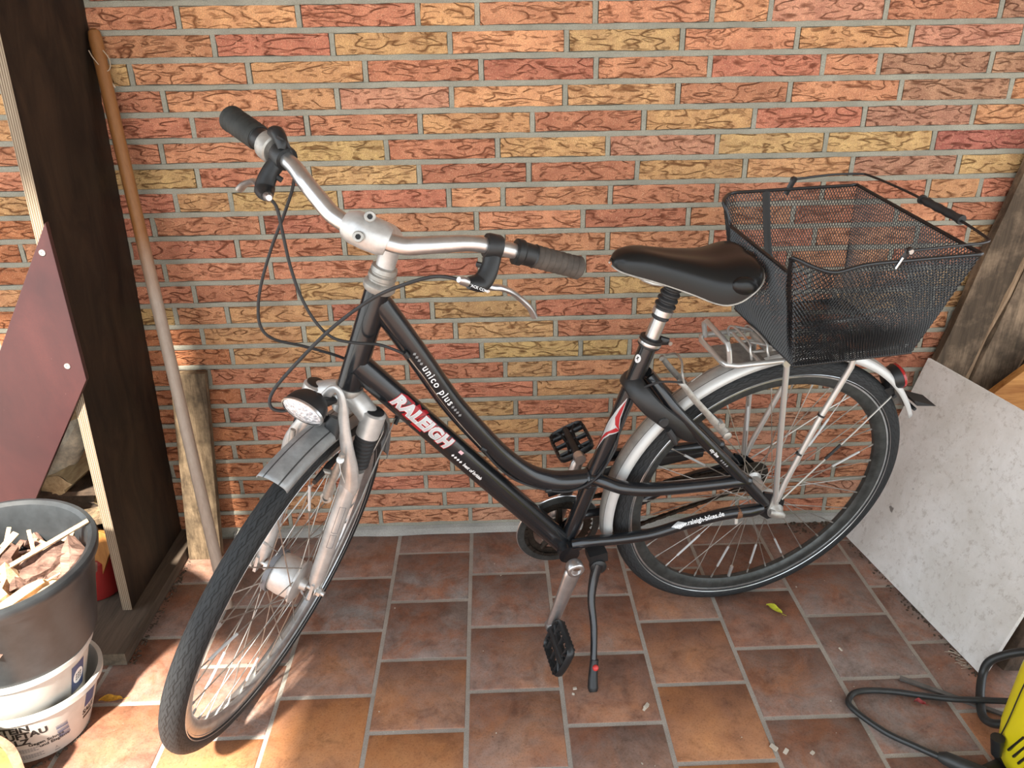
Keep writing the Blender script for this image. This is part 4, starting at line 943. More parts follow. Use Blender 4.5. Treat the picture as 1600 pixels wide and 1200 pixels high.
def lever(sg, knob=True):
    # black bracket hanging below the bar with a silver blade bending outwards
    b = MB(); c = H(.088, sg * .160, .350)
    b.lathe([(.0165, -.011), (.0175, -.008), (.0175, .008), (.0165, .011)], c, (H(.050, sg * .222, .35) - H(.103, sg * .135, .3475)), 20)
    P = [H(.090, sg * .163, .344), H(.098, sg * .167, .330), H(.106, sg * .168, .314), H(.114, sg * .164, .303), H(.132, sg * .151, .303)]
    b.tube(P, [.013, .0125, .0135, .0145, .009], 14, smooth=4, flat=(LB * 1.0, 1.0, .75))
    body = part(b, 'brake_lever', 'bplastic', 'black brake lever bracket', bar)
    b = MB(); b.tube([H(.106, sg * .170, .300), H(.096, sg * .180, .2975), H(.084, sg * .190, .297), H(.066, sg * .204, .291), H(.047, sg * .2185, .280), H(.030, sg * .236, .266), H(.0185, sg * .2474, .2515)], [.006, .0052, .005, .005, .005, .0052, .0058], 12, smooth=5, flat=(AX, .9, 1.2))
    part(b, 'lever_blade', 'alu', 'silver brake lever blade', bar)
    b = MB(); b.tube([H(.134, sg * .150, .304), H(.143, sg * .1435, .307), H(.148, sg * .140, .3085)], [.006, .0062, .004], 12); part(b, 'cable_adjuster', 'alu', None, bar)
    b = MB(); b.tube([H(.101, sg * .160, .324), H(.099, sg * .149, .321)], .004, 10); part(b, 'lever_screw', 'bplastic', None, bar)
    return body
lv = lever(1); lever(-1)
# lettering on the left lever
c0_ = H(0.1380, 0.1561, 0.3021); o_ = c0_; rx = (H(0.1380, 0.1784, 0.3033) - c0_).normalized(); out = (CAMB - o_).normalized(); out = (out - rx * out.dot(rx)).normalized(); up = out.cross(rx)
me = text_mesh("'ACK COMP", .0052, offset=.0001)
for v in me.vertices: v.co = c0_ + rx * v.co.x + up * v.co.y
link('lever_lettering', me, 'print_white', bar)
b = MB(); rd = (H(.050, -.222, .35) - H(.103, -.135, .3475)).normalized()
b.lathe([(.0200, 0), (.0225, .002), (.0225, .022), (.0195, .026)], H(.070, -.187, .350) - rd * .014, rd, 24)
part(b, 'shifter_body', 'alu_dirty', 'grey twist-shifter housing on the right', bar)
b = MB(); b.tube([H(.075, -.188, .372), H(.085, -.176, .376), H(.095, -.163, .370), H(.10, -.158, .362)], [.008, .0105, .009, .0055], 12, smooth=3); part(b, 'shifter_outlet', 'bplastic', None, bar)

# ---- fork (steered)
b = MB()
b.tube([S(0, 0, .02), S(0, 0, -.055)], [.019, .019], 18)
for s in (1, -1):
    b.tube([S(0, 0, -.022), S(.0, s * .022, -.028), S(.0, s * .042, -.040), S(.002, s * .058, -.050)], [.020, .0195, .019, .020], 18, smooth=4)
    b.tube([S(.002, s * .058, -.030), S(.002, s * .058, -.034), S(.006, s * .058, -.078)], [.0165, .0205, .0205], 20)
    # lower leg
    b.tube([S(.012, s * .058, -.15), S(.016, s * .058, -.185), S(.018, s * .058, -.20), S(.030, s * .058, -.395), S(.032, s * .058, -.415), S(.0345, s * .060, -.43)], [.0175, .0185, .0155, .0150, .0135, .009], 18)
    b.prism([(-.014, -.018), (.014, -.018), (.014, .020), (-.012, .026)], S(.0345, s * .060 - .003, -.4357), FS, AX, -.006)
# arch joining the lower legs in front of the crown
arch = [S(.014, .058, -.205), S(.026, .060, -.17), S(.040, .056, -.13), S(.050, .045, -.09), S(.054, .030, -.05), S(.058, .019, -.010), S(.060, .008, .012), S(.060, -.004, .012), S(.058, -.014, -.010), S(.054, -.028, -.05), S(.050, -.045, -.09), S(.040, -.056, -.13), S(.026, -.060, -.17), S(.014, -.058, -.205)]
b.tube(arch, [.015, .0175, .0150, .012, .0105, .0085, .0065, .0065, .0085, .0105, .012, .0150, .0175, .015], 14, smooth=5, flat=(FS, .72, 1.05))
fork = part(b, 'front_fork', 'alu_matte', 'silver suspension fork turned to the left')
for s in (1, -1):
    b = MB(); b.lathe([(.0158, 0), (.0158, .002), (.013, .003)], S(.002, s * .058, -.0305), AX, 20); part(b, 'fork_cap', 'bplastic', None, fork)
    b = MB(); pr = []
    for i in range(8): pr += [(.0165, -.078 - i * .0085), (.0192, -.0805 - i * .0085), (.0192, -.083 - i * .0085), (.0165, -.0855 - i * .0085)]
    b.lathe(pr[::-1], S(.006, s * .058, 0), AX, 22); part(b, 'rubber_boot', 'rubber', 'ribbed black rubber fork boot', fork)
b = MB(); b.lathe([(.010, 0), (.010, .01), (.006, .012), (.006, .006)], S(.040, 0, -.012), FS, 16); part(b, 'arch_bolt', 'steel', None, fork)
# outlined maker's print on the left leg
b = MB()
for a0, a1 in ((-.225, -.285), (-.290, -.320)):
    for (aa, bb_) in (((.0, a0), (.0, a1)), ((.011, a0), (.011, a1)), ((.0, a0), (.011, a0)), ((.0, a1), (.011, a1))):
        def q(y, a):
            ang = (y - .0055) / .0154 + .2; c = S(.018 + .012 * (-a - .2) / .195, .058, a); o1 = (CAMB - c); o1 = (o1 - AX * o1.dot(AX)).normalized(); o2 = AX.cross(o1); return c + (o1 * math.cos(ang) + o2 * math.sin(ang)) * .0156
        b.tube([q(aa[0], aa[1]), q((aa[0] + bb_[0]) / 2, (aa[1] + bb_[1]) / 2), q(bb_[0], bb_[1])], .00045, 4)
part(b, 'leg_print', 'print_grey', None, fork)

# ---- V-brake at the front
b = MB()
for s in (1, -1):
    b.tube([S(.048, s * .036, -.205), S(.052, s * .037, -.19), S(.060, s * .040, -.165), S(.066, s * .043, -.14), S(.070, s * .046, -.110), S(.072, s * .047, -.088)], [.009, .0085, .0065, .0065, .005, .0045], 10, smooth=4, flat=(FS, .8, 1.1))
    b.lathe([(.0105, 0), (.0105, .008), (.006, .009), (.006, .005)], S(.046, s * .036, -.205), FS, 16)
    b.tube([S(.050, s * .037, -.150), S(.058, s * .018, -.150)], .005, 8)
fb_ = part(b, 'front_brake', 'alu_dirty', 'silver brake arms on the fork')
b = MB()
for s in (1, -1): b.tube([S(.085, s * .019, -.158), S(.04, s * .019, -.150), S(.005, s * .019, -.147)], [.006, .0085, .006], 8, flat=(AX, 1, .7))
part(b, 'brake_pad', 'rubber', None, fb_)
b = MB(); b.lathe([(.006, 0), (.0065, .004), (.003, .005)], S(.073, .047, -.100), (CAMB - S(.073, .047, -.1)).normalized(), 12); b.tube([S(.078, .047, -.098), S(.080, .056, -.115), S(.078, .068, -.135)], .0008, 6, smooth=4); part(b, 'pinch_bolt', 'steel', None, fb_)

# ---- wheels
def wheel(name, C, e1, e2, nr, rimmat, tiremat, hubr, hubw, label, seed, refl, valve):
    t = bpy.data.objects.new(name, None); COL.objects.link(t); t.parent = bike; t['label'] = label
    C = V(C); Rm, rt = .3225, .0200; b = MB()
    prof = []
    for k in range(17):
        a = R_(-128 + 256 * k / 16); prof.append((Rm + rt * math.cos(a), rt * math.sin(a)))
    prof += [(.304, .010), (.304, -.010)]
    b.ring(C, e1, e2, nr, prof, seg=144)
    # uv: v only over the tread part
    P = len(prof); nu = []
    for k in range(144):
        for i in range(P):
            v0, v1 = (i / 16, (i + 1) / 16) if i < 16 else (0, 0); u0, u1 = k / 144, (k + 1) / 144; nu.append(((u0, v0), (u1, v0), (u1, v1), (u0, v1)))
    b.uv = nu
    part(b, 'tire', tiremat, None, t)
    b = MB(); b.ring(C, e1, e2, nr, [(.3085, .0128), (.306, .0134), (.294, .0125), (.286, .0100), (.281, .0045), (.281, -.0045), (.286, -.0100), (.294, -.0125), (.306, -.0134), (.3085, -.0128), (.302, -.009), (.302, .009)], seg=128); rim = part(b, 'rim', rimmat, None, t)
    b = MB()
    for s in (1, -1): b.ring(C, e1, e2, nr, [(.3082, s * .0120), (.3082, s * .0146), (.3050, s * .0146), (.3045, s * .0130)], seg=128)
    part(b, 'rim_edge', 'rim', 'bright rim edge beside the tyre', t)
    b = MB()
    for s in (1, -1): b.ring(C, e1, e2, nr, [(.3130, s * .0175), (.3122, s * .0183), (.3110, s * .0172)], seg=128)
    part(b, 'sidewall_line', 'rim', 'thin grey reflective line on the tyre wall', t)
    hb = MB(); 
    if hubr > .03: hb.lathe([(.011, -hubw - .012), (.013, -hubw), (hubr - .006, -hubw + .002), (hubr, -hubw + .004), (hubr, -hubw + .008), (hubr - .005, -hubw + .011), (hubr - .003, 0), (hubr - .005, hubw - .011), (hubr, hubw - .008), (hubr, hubw - .004), (hubr - .006, hubw - .002), (.013, hubw), (.011, hubw + .012)], C, nr, 40)
    else: hb.lathe([(.010, -hubw - .02), (.013, -hubw - .003), (hubr, -hubw), (hubr, -hubw + .003), (.017, -hubw + .008), (.017, hubw - .008), (hubr, hubw - .003), (hubr, hubw), (.013, hubw + .003), (.010, hubw + .02)], C, nr, 32)
    part(hb, 'hub', 'alu_matte', None, t)
    b = MB(); b.tube([C + nr * -.083, C + nr * .083], .0048, 12)
    for s in (1, -1): b.lathe([(.0085, -.004), (.0085, .004)], C + nr * s * .072, nr, 6); b.lathe([(.011, -.001), (.011, .001)], C + nr * s * .0665, nr, 16)
    part(b, 'axle', 'steel', None, t)
    rnd = random.Random(seed)
    for i in range(36):
        a = R_(i * 10 + 3); s = 1 if i % 2 == 0 else -1; dr = 1 if (i // 2) % 2 == 0 else -1; ha = a + dr * (R_(62) if hubr < .03 else R_(38))
        p1 = C + (e1 * math.cos(a) + e2 * math.sin(a)) * .283; p0 = C + (e1 * math.cos(ha) + e2 * math.sin(ha)) * (hubr - .002) + nr * s * (hubw - .002 - (.004 if hubr > .03 else 0))
        b = MB(); b.tube([p0, p1], .00115, 6); sp = part(b, 'spoke', 'spoke', None, t)
        b = MB(); b.tube([p1.lerp(p0, .055), p1], .0019, 6); part(b, 'nipple', 'steel', None, t) if False else None
        b2 = MB(); b2.tube([p1.lerp(p0, .05), p1], .0021, 6)
        if i in refl:
            b3 = MB(); q = refl[i]; b3.tube([p0.lerp(p1, q), p0.lerp(p1, q + .26)], .0026, 8); part(b3, 'spoke_reflector', 'reflector', 'pale reflector tube clipped on a spoke', t)
        NIP.append((t, b2))
    b = MB()
    for (tt, bb2) in NIP: b.add(bb2.v, bb2.f)
    NIP.clear(); part(b, 'nipples', 'alu_dirty', None, t)['kind'] = 'stuff'
    a = R_(valve); d = e1 * math.cos(a) + e2 * math.sin(a)
    b = MB(); b.tube([C + d * .284, C + d * .262, C + d * .258, C + d * .248], [.004, .004, .0045, .0042], 10); part(b, 'valve', 'steel', None, t)
    return t
NIP = []
X1, Z1, Y1 = V((1, 0, 0)), V((0, 0, 1)), V((0, 1, 0))
HUBF = S(.0345, 0, -.4357)
wheel('front_wheel', HUBF, FS, AX, LS, 'rim', 'tire_f', .043, .034, 'front wheel turned left towards the viewer, wide treaded black tyre', 1, {0: .6, 5: .55, 8: .6, 13: .58, 18: .6, 23: .55, 28: .62, 33: .56}, 20)
wheel('rear_wheel', HUB, X1, Z1, Y1, 'rim_dark', 'tire_r', .023, .030, 'rear wheel with dirty dark rim', 2, {3: .55, 7: .6, 12: .5, 16: .6, 24: .62, 26: .60, 28: .58, 31: .60}, 285 - 12)
b = MB(); b.ring(HUBF, FS, AX, LS, [(.0435, -.030), (.0438, -.020), (.0400, -.020), (.0400, -.030)], seg=48); part(b, 'hub_band', 'print_grey', 'grey printed band on the dynamo hub')
b = MB(); b.prism([(-.012, -.012), (.012, -.012), (.03, .03), (.012, .036)], S(.0345, -.082, -.4357), FS, AX, -.014); part(b, 'dynamo_plug', 'bucket', 'white dynamo connector')

# ---- mudguards
def fend_prof(r, w, depth):
    out = []
    for k in range(13):
        t = -1 + 2 * k / 12; x = abs(t); out.append((r - depth * x ** 2.6 + (.0012 if x < .3 else 0), w * math.sin(t * PI / 2 * .98)))
    return out
def fender(C, e1, e2, nr, r, w, depth, a0, a1, mat, name, label, rf=None):
    pr = fend_prof(r, w, depth); b = MB(); b.ring(C, e1, e2, nr, pr, R_(a0), R_(a1), 72, closedp=False, uv=True, rf=rf)
    o = part(b, name, mat, label); md = o.modifiers.new('t', 'SOLIDIFY'); md.thickness = .0016; md.offset = -1; return o
ff = fender(HUBF, FS, AX, LS, .368, .0275, .016, 63, 163, 'fender_f', 'front_mudguard', 'short dusty grey front mudguard with two grooves', rf=lambda a: max(0, .030 * ((R_(92) - a) / R_(30))) if a < R_(92) else 0)
fr_ = fender(HUB, X1, Z1, Y1, .3705, .0265, .017, -9, 152, 'fender_r', 'rear_mudguard', 'silver rear mudguard with its near side coloured lighter, as if lit')
b = MB(); b.prism([(0, 0), (.014, .016), (-.052, -.008)], HUB + V((.375 * math.cos(R_(150)) - .0, -.022, .375 * math.sin(R_(150)) + .008)), (1, 0, 0), (0, 0, 1), -.044)
b.tube([(-.322, -.02, .53), (-.322, .02, .53)], .004, 8); part(b, 'mud_flap', 'bplastic', 'black mud flap at the mudguard end')
b = MB()
for s in (1, -1):
    b = MB(); b.tube([(-.242, s * .027, .583), (-.161, s * .045, .512), (-.010, s * .070, .372)], .0018, 8); part(b, 'mudguard_stay', 'steel')
    b = MB(); b.tube([S(-.255, s * .028, -.195), S(-.12, s * .05, -.32), S(.03, s * .070, -.430)], .0016, 8); part(b, 'mudguard_stay', 'steel')
b = MB(); b.tube([(-.100, .055, .456), (-.132, .050, .486)], .0032, 8); b.lathe([(.0045, 0), (.0045, .006)], (-.243, .027, .583), Y1, 12); b.tube([S(-.245, .030, -.16), S(-.262, .03, -.19), S(-.25, .032, -.205)], .006, 8); part(b, 'stay_clip', 'bplastic')

# ---- headlamp
LN = (FS * .93 - AX * .36).normalized(); LU = (LS.cross(LN)); LU = -LU if LU.dot(AX) < 0 else LU
LC = S(.112, -.022, -.014); b = MB(); pr = [(.014, -.034), (.024, -.031), (.032, -.020), (.0352, -.008), (.0355, .0)]
b.lathe(pr, LC, LN, 36, xs=1, ys=.66, e=LS); lamp = part(b, 'headlamp', 'bplastic', 'oval headlamp with black shell')
b = MB(); b.lathe([(.0350, 0), (.0372, .001), (.0372, .005), (.0348, .0055)], LC, LN, 40, xs=1, ys=.68, e=LS, cap=False); part(b, 'lamp_bezel', 'alu', None, lamp)
b = MB(); b.lathe([(.0358, .003), (.030, .007), (.018, .0100), (.001, .0115)], LC, LN, 36, xs=1, ys=.66, e=LS); part(b, 'lens', 'lens', 'faceted clear lens', lamp)
b = MB(); b.tube([S(.052, -.008, -.055), S(.075, -.014, -.030), LC - LN * .03], [.007, .010, .014], 12, smooth=4); b.tube([S(.05, .0, -.012), S(.08, -.012, -.01), LC - LN * .02 + LU * .012], [.006, .010, .012], 12, smooth=4)
b.tube([S(.055, .012, -.040), S(.062, .014, -.075)], [.012, .012], 12, flat=(FS, .5, 1.2)); part(b, 'lamp_bracket', 'bplastic', None, lamp)

# ---- saddle and post
st = [(.412, .006, .930, .924), (.406, .020, .943, .921), (.392, .030, .950, .917), (.365, .036, .952, .909), (.335, .041, .946, .900), (.305, .048, .939, .890), (.275, .058, .934, .880), (.245, .069, .929, .869), (.215, .078, .927, .866), (.185, .082, .929, .873), (.160, .082, .932, .887), (.140, .076, .932, .899), (.126, .060, .928, .908), (.120, .034, .923, .912), (.118, .008, .918, .914)]
st = [((.245 - (.245 - f) * .78) if f < .245 else f, w, zt, zb) for f, w, zt, zb in st]
b = MB(); vs = []; nn_ = 17
for f, w, zt, zb in st:
    for k in range(nn_):
        t = -1 + 2 * k / (nn_ - 1); ang = t * PI / 2; y = w * math.copysign(abs(math.sin(ang)) ** .78, t); z = zb + (zt - zb) * max(0, math.cos(ang)) ** .62
        z -= .004 * math.exp(-(y / .012) ** 2) * (1 if f < .36 else 0)
        vs.append((f, y, z))
fs = [(i * nn_ + k, i * nn_ + k + 1, (i + 1) * nn_ + k + 1, (i + 1) * nn_ + k) for i in range(len(st) - 1) for k in range(nn_ - 1)]
o0 = len(vs)
for f, w, zt, zb in st:
    for k in range(5): t = -1 + 2 * k / 4; vs.append((f, w * t * .96, zb + .006 + (0 if abs(t) == 1 else .006)))
fs += [(o0 + i * 5 + k, o0 + (i + 1) * 5 + k, o0 + (i + 1) * 5 + k + 1, o0 + i * 5 + k + 1) for i in range(len(st) - 1) for k in range(4)]
b.add(vs, fs); sad = part(b, 'saddle', 'saddle', 'glossy black padded saddle', sub=1, auto=80)
b = MB(); b.tube([(f, w * .985, zb + .001) for f, w, zt, zb in st], .0018, 8, smooth=3); b.tube([(f, -w * .985, zb + .001) for f, w, zt, zb in st], .0018, 8, smooth=3); part(b, 'rim_piping', 'alu_dirty', 'thin pale shell edge under the saddle', sad)
b = MB(); b.ball((.192, .071, .897), (.027, .013, .018), 18, 10, eul(0, -.25, 0)); part(b, 'corner_pad', 'saddle', 'smooth rear corner bulge', sad)
b = MB()
for s in (1, -1): b.tube([(.38, s * .012, .918), (.34, s * .020, .892), (.26, s * .021, .884), (.215, s * .028, .895), (.185, s * .040, .910)], .0035, 8, smooth=4)
part(b, 'saddle_rail', 'steel', None, sad)
P0 = STT; b = MB(); b.tube([P0 - STD * .02, P0 + STD * .055], .0135, 20)
post = part(b, 'seat_post', 'alu', 'silver suspension seat post')
b = MB(); b.lathe([(.0150, 0), (.0185, .002), (.0185, .013), (.0145, .015)], P0 + STD * .050, STD, 24); part(b, 'post_ring', 'alu', 'knurled silver ring', post)
b = MB(); pr = [(.014, .062)]
for i in range(5): h = .066 + i * .0115; pr += [(.0150, h), (.0195 - i * .0006, h + .003), (.0195 - i * .0006, h + .006), (.0150, h + .0095)]
pr += [(.012, .126)]
b.lathe(pr, P0, STD, 24); b.lathe([(.015, .043), (.0165, .045), (.015, .049)], P0, STD, 24); part(b, 'bellows', 'rubber', 'black ribbed rubber bellows', post)
b = MB(); b.tube([P0 + STD * .118, P0 + STD * .135], [.015, .020], 14); b.box((.278, 0, .893), (.045, .05, .016), eul(0, .1, 0)); part(b, 'saddle_clamp', 'alu_dirty', None, post)
b = MB(); b.lathe([(.0185, -.014), (.0215, -.012), (.0215, .004), (.0175, .006)], P0 - STD * .002, STD, 24); b.tube([P0 + V((-.018, .0, -.006)), P0 + V((-.034, .004, -.008))], [.010, .007], 10, flat=(STD, 1, .7)); sc = part(b, 'seat_clamp', 'bplastic', 'black seat clamp collar')
b = MB(); b.lathe([(.0219, -.008), (.0223, -.005), (.0219, -.002)], P0 - STD * .002, STD, 24, cap=False); b.lathe([(.004, 0), (.004, .003)], P0 + V((-.034, .010, -.008)), Y1, 10); part(b, 'collar_band', 'alu', None, sc)

# ---- drivetrain
def crank(name, p0, p1, s, label):
    d = (p1 - p0); L = d.length; d.normalize(); sd = V((0, 1, 0)); wv = d.cross(sd).normalized(); b = MB(); vs = []
    N_ = 14; n = 16
    for i in range(N_ + 1):
        t = i / N_; w = (.0195 - .0065 * t) if t < .9 else .0145; w = .0205 if t < .06 else w; th = .0105 - .002 * t
        c = p0 + d * (L * t) + sd * (s * .006 * t)
        if i in (0, N_): w *= .6
        for k in range(n): a = 2 * PI * k / n; vs.append(c + wv * math.cos(a) * w + sd * math.sin(a) * th)
    fs = [(i * n + k, i * n + (k + 1) % n, (i + 1) * n + (k + 1) % n, (i + 1) * n + k) for i in range(N_) for k in range(n)] + [tuple(range(n))[::-1], tuple(N_ * n + k for k in range(n))]
    b.add(vs, fs); b.lathe([(.017, -.010), (.0185, -.007), (.0185, .010), (.0165, .012), (.0105, .012), (.0105, .004)], p0, Y1 * s, 24); b.lathe([(.0125, -.009), (.0135, 0), (.0125, .009)], p1 + sd * s * .005, Y1, 20)
    o = part(b, name, 'alu', label, auto=50)
    b = MB(); b.lathe([(.0105, .0), (.0100, .001)], p0 + sd * s * .0045, Y1 * s, 18); part(b, 'bolt_recess', 'rust', None, o); b = MB(); b.tube([p1, p1 + sd * s * .02], .006, 10); part(b, 'pedal_axle', 'steel', None, o)
cl0, cl1 = V((.449, .072, .270)), V((.495, .080, .112)); cr0, cr1 = V((.449, -.072, .270)), V((.401, -.080, .432))
crank('crank', cl0, cl1, 1, 'left silver crank arm pointing down'); crank('crank', cr0, cr1, -1, 'right silver crank arm pointing up')
def pedal(c, s, ang, label):
    # c: inner end of the axle, platform plane turned by ang about the axle
    ex = V((math.cos(ang), 0, math.sin(ang))); ez = V((-math.sin(ang), 0, math.cos(ang))); ey = V((0, s, 0)); t = bpy.data.objects.new('pedal', None); COL.objects.link(t); t.parent = bike; t['label'] = label
    q = lambda x, y, z=0: c + ex * x + ey * y + ez * z
    b = MB(); W_, L_ = .037, .088
    loop = [q(-.020, .006), q(-W_, .014), q(-W_ - .002, .05), q(-W_, .088), q(-.020, .096), q(.020, .096), q(W_, .088), q(W_ + .002, .05), q(W_, .014), q(.020, .006)]
    b.tube(loop, .0052, 8, closed=True, smooth=4, flat=(ez, 1.7, .8))
    b.tube([q(0, -.004), q(0, .094)], [.011, .009], 12); b.tube([q(-.020, .008), q(-.012, .03), q(-.012, .072), q(-.024, .094)], .0042, 8, smooth=4, flat=(ez, 1.7, .9)); b.tube([q(.020, .008), q(.012, .03), q(.012, .072), q(.024, .094)], .0042, 8, smooth=4, flat=(ez, 1.7, .9))
    for y in (.022, .05, .078): b.tube([q(-W_, y), q(W_, y)], [.0045, .0045], 8, flat=(ez, 1.5, .9))
    for sx_ in (-1, 1):
        for k in range(8):
            y = .016 + k * .010
            for sz_ in (-1, 1): b.box(q(sx_ * (W_ + .001), y, sz_ * .008), (.004, .004, .004))
    part(b, 'pedal_body', 'bplastic', None, t, auto=45)
    b = MB(); 
    for sx_ in (-1, 1): b.box(q(sx_ * (W_ - .001), .05, 0), (.004, .03, .008), Matrix((ex, ey, ez)).transposed())
    return t
pedal(cl1 + V((0, .012, 0)), 1, R_(-70), 'left black platform pedal hanging tilted')
pedal(cr1 + V((0, -.012, 0)), -1, R_(-25), 'right black platform pedal raised behind the frame')
b = MB(); CR = V((.449, -.045, .270))
b.ring(CR, X1, Z1, Y1, [(.0800, .004), (.0935, .004), (.0955, .0), (.0935, -.003), (.0800, -.002)], seg=72); part(b, 'chain_disc', 'rim_dark', 'smoky grey chain guard ring')
b = MB(); b.ring(CR, X1, Z1, Y1, [(.0950, .0012), (.0965, .0), (.0950, -.0012)], seg=72); part(b, 'disc_edge', 'alu', None)
b = MB(); vs = []; T = 38
for k in range(T * 2):
    r = .0790 if k % 2 else .0735; a = PI * k / T
    vs.append(CR + V((r * math.cos(a), 0, r * math.sin(a))))
K = len(vs); vi = [CR + V((.058 * math.cos(PI * k / T), 0, .058 * math.sin(PI * k / T))) for k in range(K)]
al = vs + vi; al2 = [p + V((0, -.003, 0)) for p in al]
fs = [(k, (k + 1) % K, K + (k + 1) % K, K + k) for k in range(K)]; fs += [tuple(2 * K + j for j in f)[::-1] for f in fs]; fs += [(k, 2 * K + k, 2 * K + (k + 1) % K, (k + 1) % K) for k in range(K)] + [(K + k, K + (k + 1) % K, 3 * K + (k + 1) % K, 3 * K + k) for k in range(K)]
b.add(al + al2, fs)
for k in range(5):
    a = 2 * PI * k / 5 + .3; b.tube([CR + V((0, -.002, 0)), CR + V((.064 * math.cos(a), -.002, .064 * math.sin(a)))], [.010, .006], 8)
part(b, 'chainring', 'chain', 'greasy toothed chainring')
# chain
CK = V((-.002, -.045, .3426)); rf_, rk = .0765, .030
def tangent_loop():
    dx = CK - CR; D = math.hypot(dx.x, dx.z); base = math.atan2(dx.z, dx.x); al_ = math.acos((rf_ - rk) / D); pts = []
    u1 = base + al_; u2 = base - al_
    n1 = 60
    a = u1
    for i in range(n1 + 1):
        t = u1 + (2 * PI - 2 * al_) * i / n1; pts.append(CR + V((rf_ * math.cos(t), 0, rf_ * math.sin(t))))
    for i in range(25):
        t = u2 + (2 * al_) * i / 24; pts.append(CK + V((rk * math.cos(t), 0, rk * math.sin(t))))
    return pts
lp = tangent_loop(); tot = 0; seg = []
lp.append(lp[0])
for i in range(len(lp) - 1): l = (lp[i + 1] - lp[i]).length; seg.append((tot, l)); tot += l
def at_len(s):
    s %= tot
    for i, (t0, l) in enumerate(seg):
        if s <= t0 + l: return lp[i].lerp(lp[i + 1], (s - t0) / max(l, 1e-9))
    return lp[-1]
b = MB(); NL = int(tot / .0127)
for i in range(NL):
    p, q = at_len(i * tot / NL), at_len((i + 1) * tot / NL); d = (q - p).normalized(); w = .0035 if i % 2 else .0022; wv = V((-d.z, 0, d.x))
    rot = Matrix((d, Y1, wv)).transposed()
    for s in (1, -1): b.box((p + q) / 2 + Y1 * s * w, ((q - p).length * 1.25, .001, .0078), rot)
    b.tube([p - Y1 * .0042, p + Y1 * .0042], .0028, 6)
part(b, 'chain', 'chain', 'greasy chain')['kind'] = 'stuff'
b = MB()
b.tube([(.475, -.060, .362), (.40, -.060, .385), (.30, -.060, .405), (.20, -.060, .415), (.12, -.060, .415)], [.006, .010, .012, .011, .005], 10, smooth=4, flat=(Z1, 1.5, .45)); part(b, 'chain_guard', 'bplastic', 'slim black chain guard on the far side')
b = MB(); b.lathe([(.012, -.052), (.028, -.050), (.030, -.046), (.030, -.044), (.044, -.038), (.045, -.036), (.012, -.030)], HUB, Y1, 30); part(b, 'sprocket', 'chain')
b = MB(); b.tube([(.015, -.062, .352), (.045, -.066, .372), (.062, -.066, .385)], [.012, .012, .008], 12, smooth=3); b.tube([(.045, -.066, .372), (.10, -.068, .36), (.20, -.066, .345)], .003, 8, smooth=4); part(b, 'shift_box', 'bplastic')
b = MB(); b.lathe([(.0175, 0), (.0185, .004), (.012, .014), (.006, .016)], HUB + Y1 * .072, Y1, 20); b.tube([(.018, .078, .348), (-.004, .082, .342), (-.014, .084, .336)], [.007, .010, .007], 12); part(b, 'axle_cap', 'alu_dirty', 'dusty axle nut cover')

# ---- kickstand
b = MB(); b.box((.388, .036, .262), (.040, .034, .026), eul(0, .15, 0)); b.lathe([(.016, -.010), (.018, -.006), (.018, .008), (.012, .012)], (.388, .050, .240), (0.1, 1, .1), 20)
ks = part(b, 'kickstand', 'bplastic', 'black side stand under the bottom bracket', bevel=0)
b = MB(); b.tube([(.388, .052, .248), (.400, .066, .215), (.410, .090, .178), (.412, .125, .132), (.424, .172, .078)], [.0125, .0105, .0085, .0078, .0072], 14, smooth=5); part(b, 'stand_leg', 'paint', None, ks)
b = MB(); b.tube([(.421, .168, .085), (.425, .178, .070), (.430, .192, .055), (.433, .205, .042), (.434, .212, .037)], [.0092, .0095, .0105, .0115, .008], 14, smooth=4); part(b, 'stand_foot', 'bplastic', None, ks)
b = MB(); b.ball((.4235, .184, .078), .0068, 14, 8); part(b, 'red_button', 'red_btn', 'red length-adjusting button', ks)

# ---- frame lock (horseshoe round the rear tyre, under the seat stays)
b = MB()
b.tube([(.206, .050, .553), (.218, .052, .562), (.240, .054, .578), (.275, .054, .608), (.312, .048, .640), (.338, .030, .668), (.345, 0, .680), (.338, -.030, .668), (.312, -.048, .640), (.275, -.054, .608), (.240, -.052, .578)],
       [.006, .0125, .0165, .0185, .0195, .0200, .0200, .0200, .0190, .017, .011], 12, smooth=5, flat=((.7, 0, -.7), 1.0, .55))
lk = part(b, 'frame_lock', 'bplastic', 'black horseshoe frame lock')
b = MB(); b.tube([(.285, .064, .600), (.276, .068, .585), (.266, .068, .566)], [.006, .007, .004], 10); b.lathe([(.010, 0), (.010, .006), (.008, .008)], (.296, .058, .618), (0.1, 1, .1), 16); part(b, 'lock_lever', 'rubber', None, lk)
# rear V-brake
b = MB()
for s in (1, -1):
    b.tube([(.150, s * .052, .560), (.170, s * .056, .582), (.205, s * .056, .622), (.240, s * .054, .662), (.262, s * .050, .690), (.268, s * .040, .694)], [.0085, .008, .0062, .0058, .005, .005], 10, smooth=4, flat=(Y1, .8, 1.1))
    b.lathe([(.009, 0), (.009, .012), (.006, .014)], (.152, s * .050, .562), Y1 * s, 14)
b.tube([(.263, .052, .697), (.268, .048, .716), (.258, .020, .724), (.250, -.02, .715), (.255, -.05, .695)], .0022, 8, smooth=5)
b.tube([(.250, .055, .700), (.232, .056, .716)], .001, 6)
rb_ = part(b, 'rear_brake', 'alu_dirty', 'silver rear brake arms')
b = MB(); b.tube([(.195, .022, .606), (.168, .022, .580), (.140, .022, .548)], [.006, .008, .006], 8, flat=(Y1, .7, 1)); part(b, 'brake_pad', 'rubber', None, rb_)
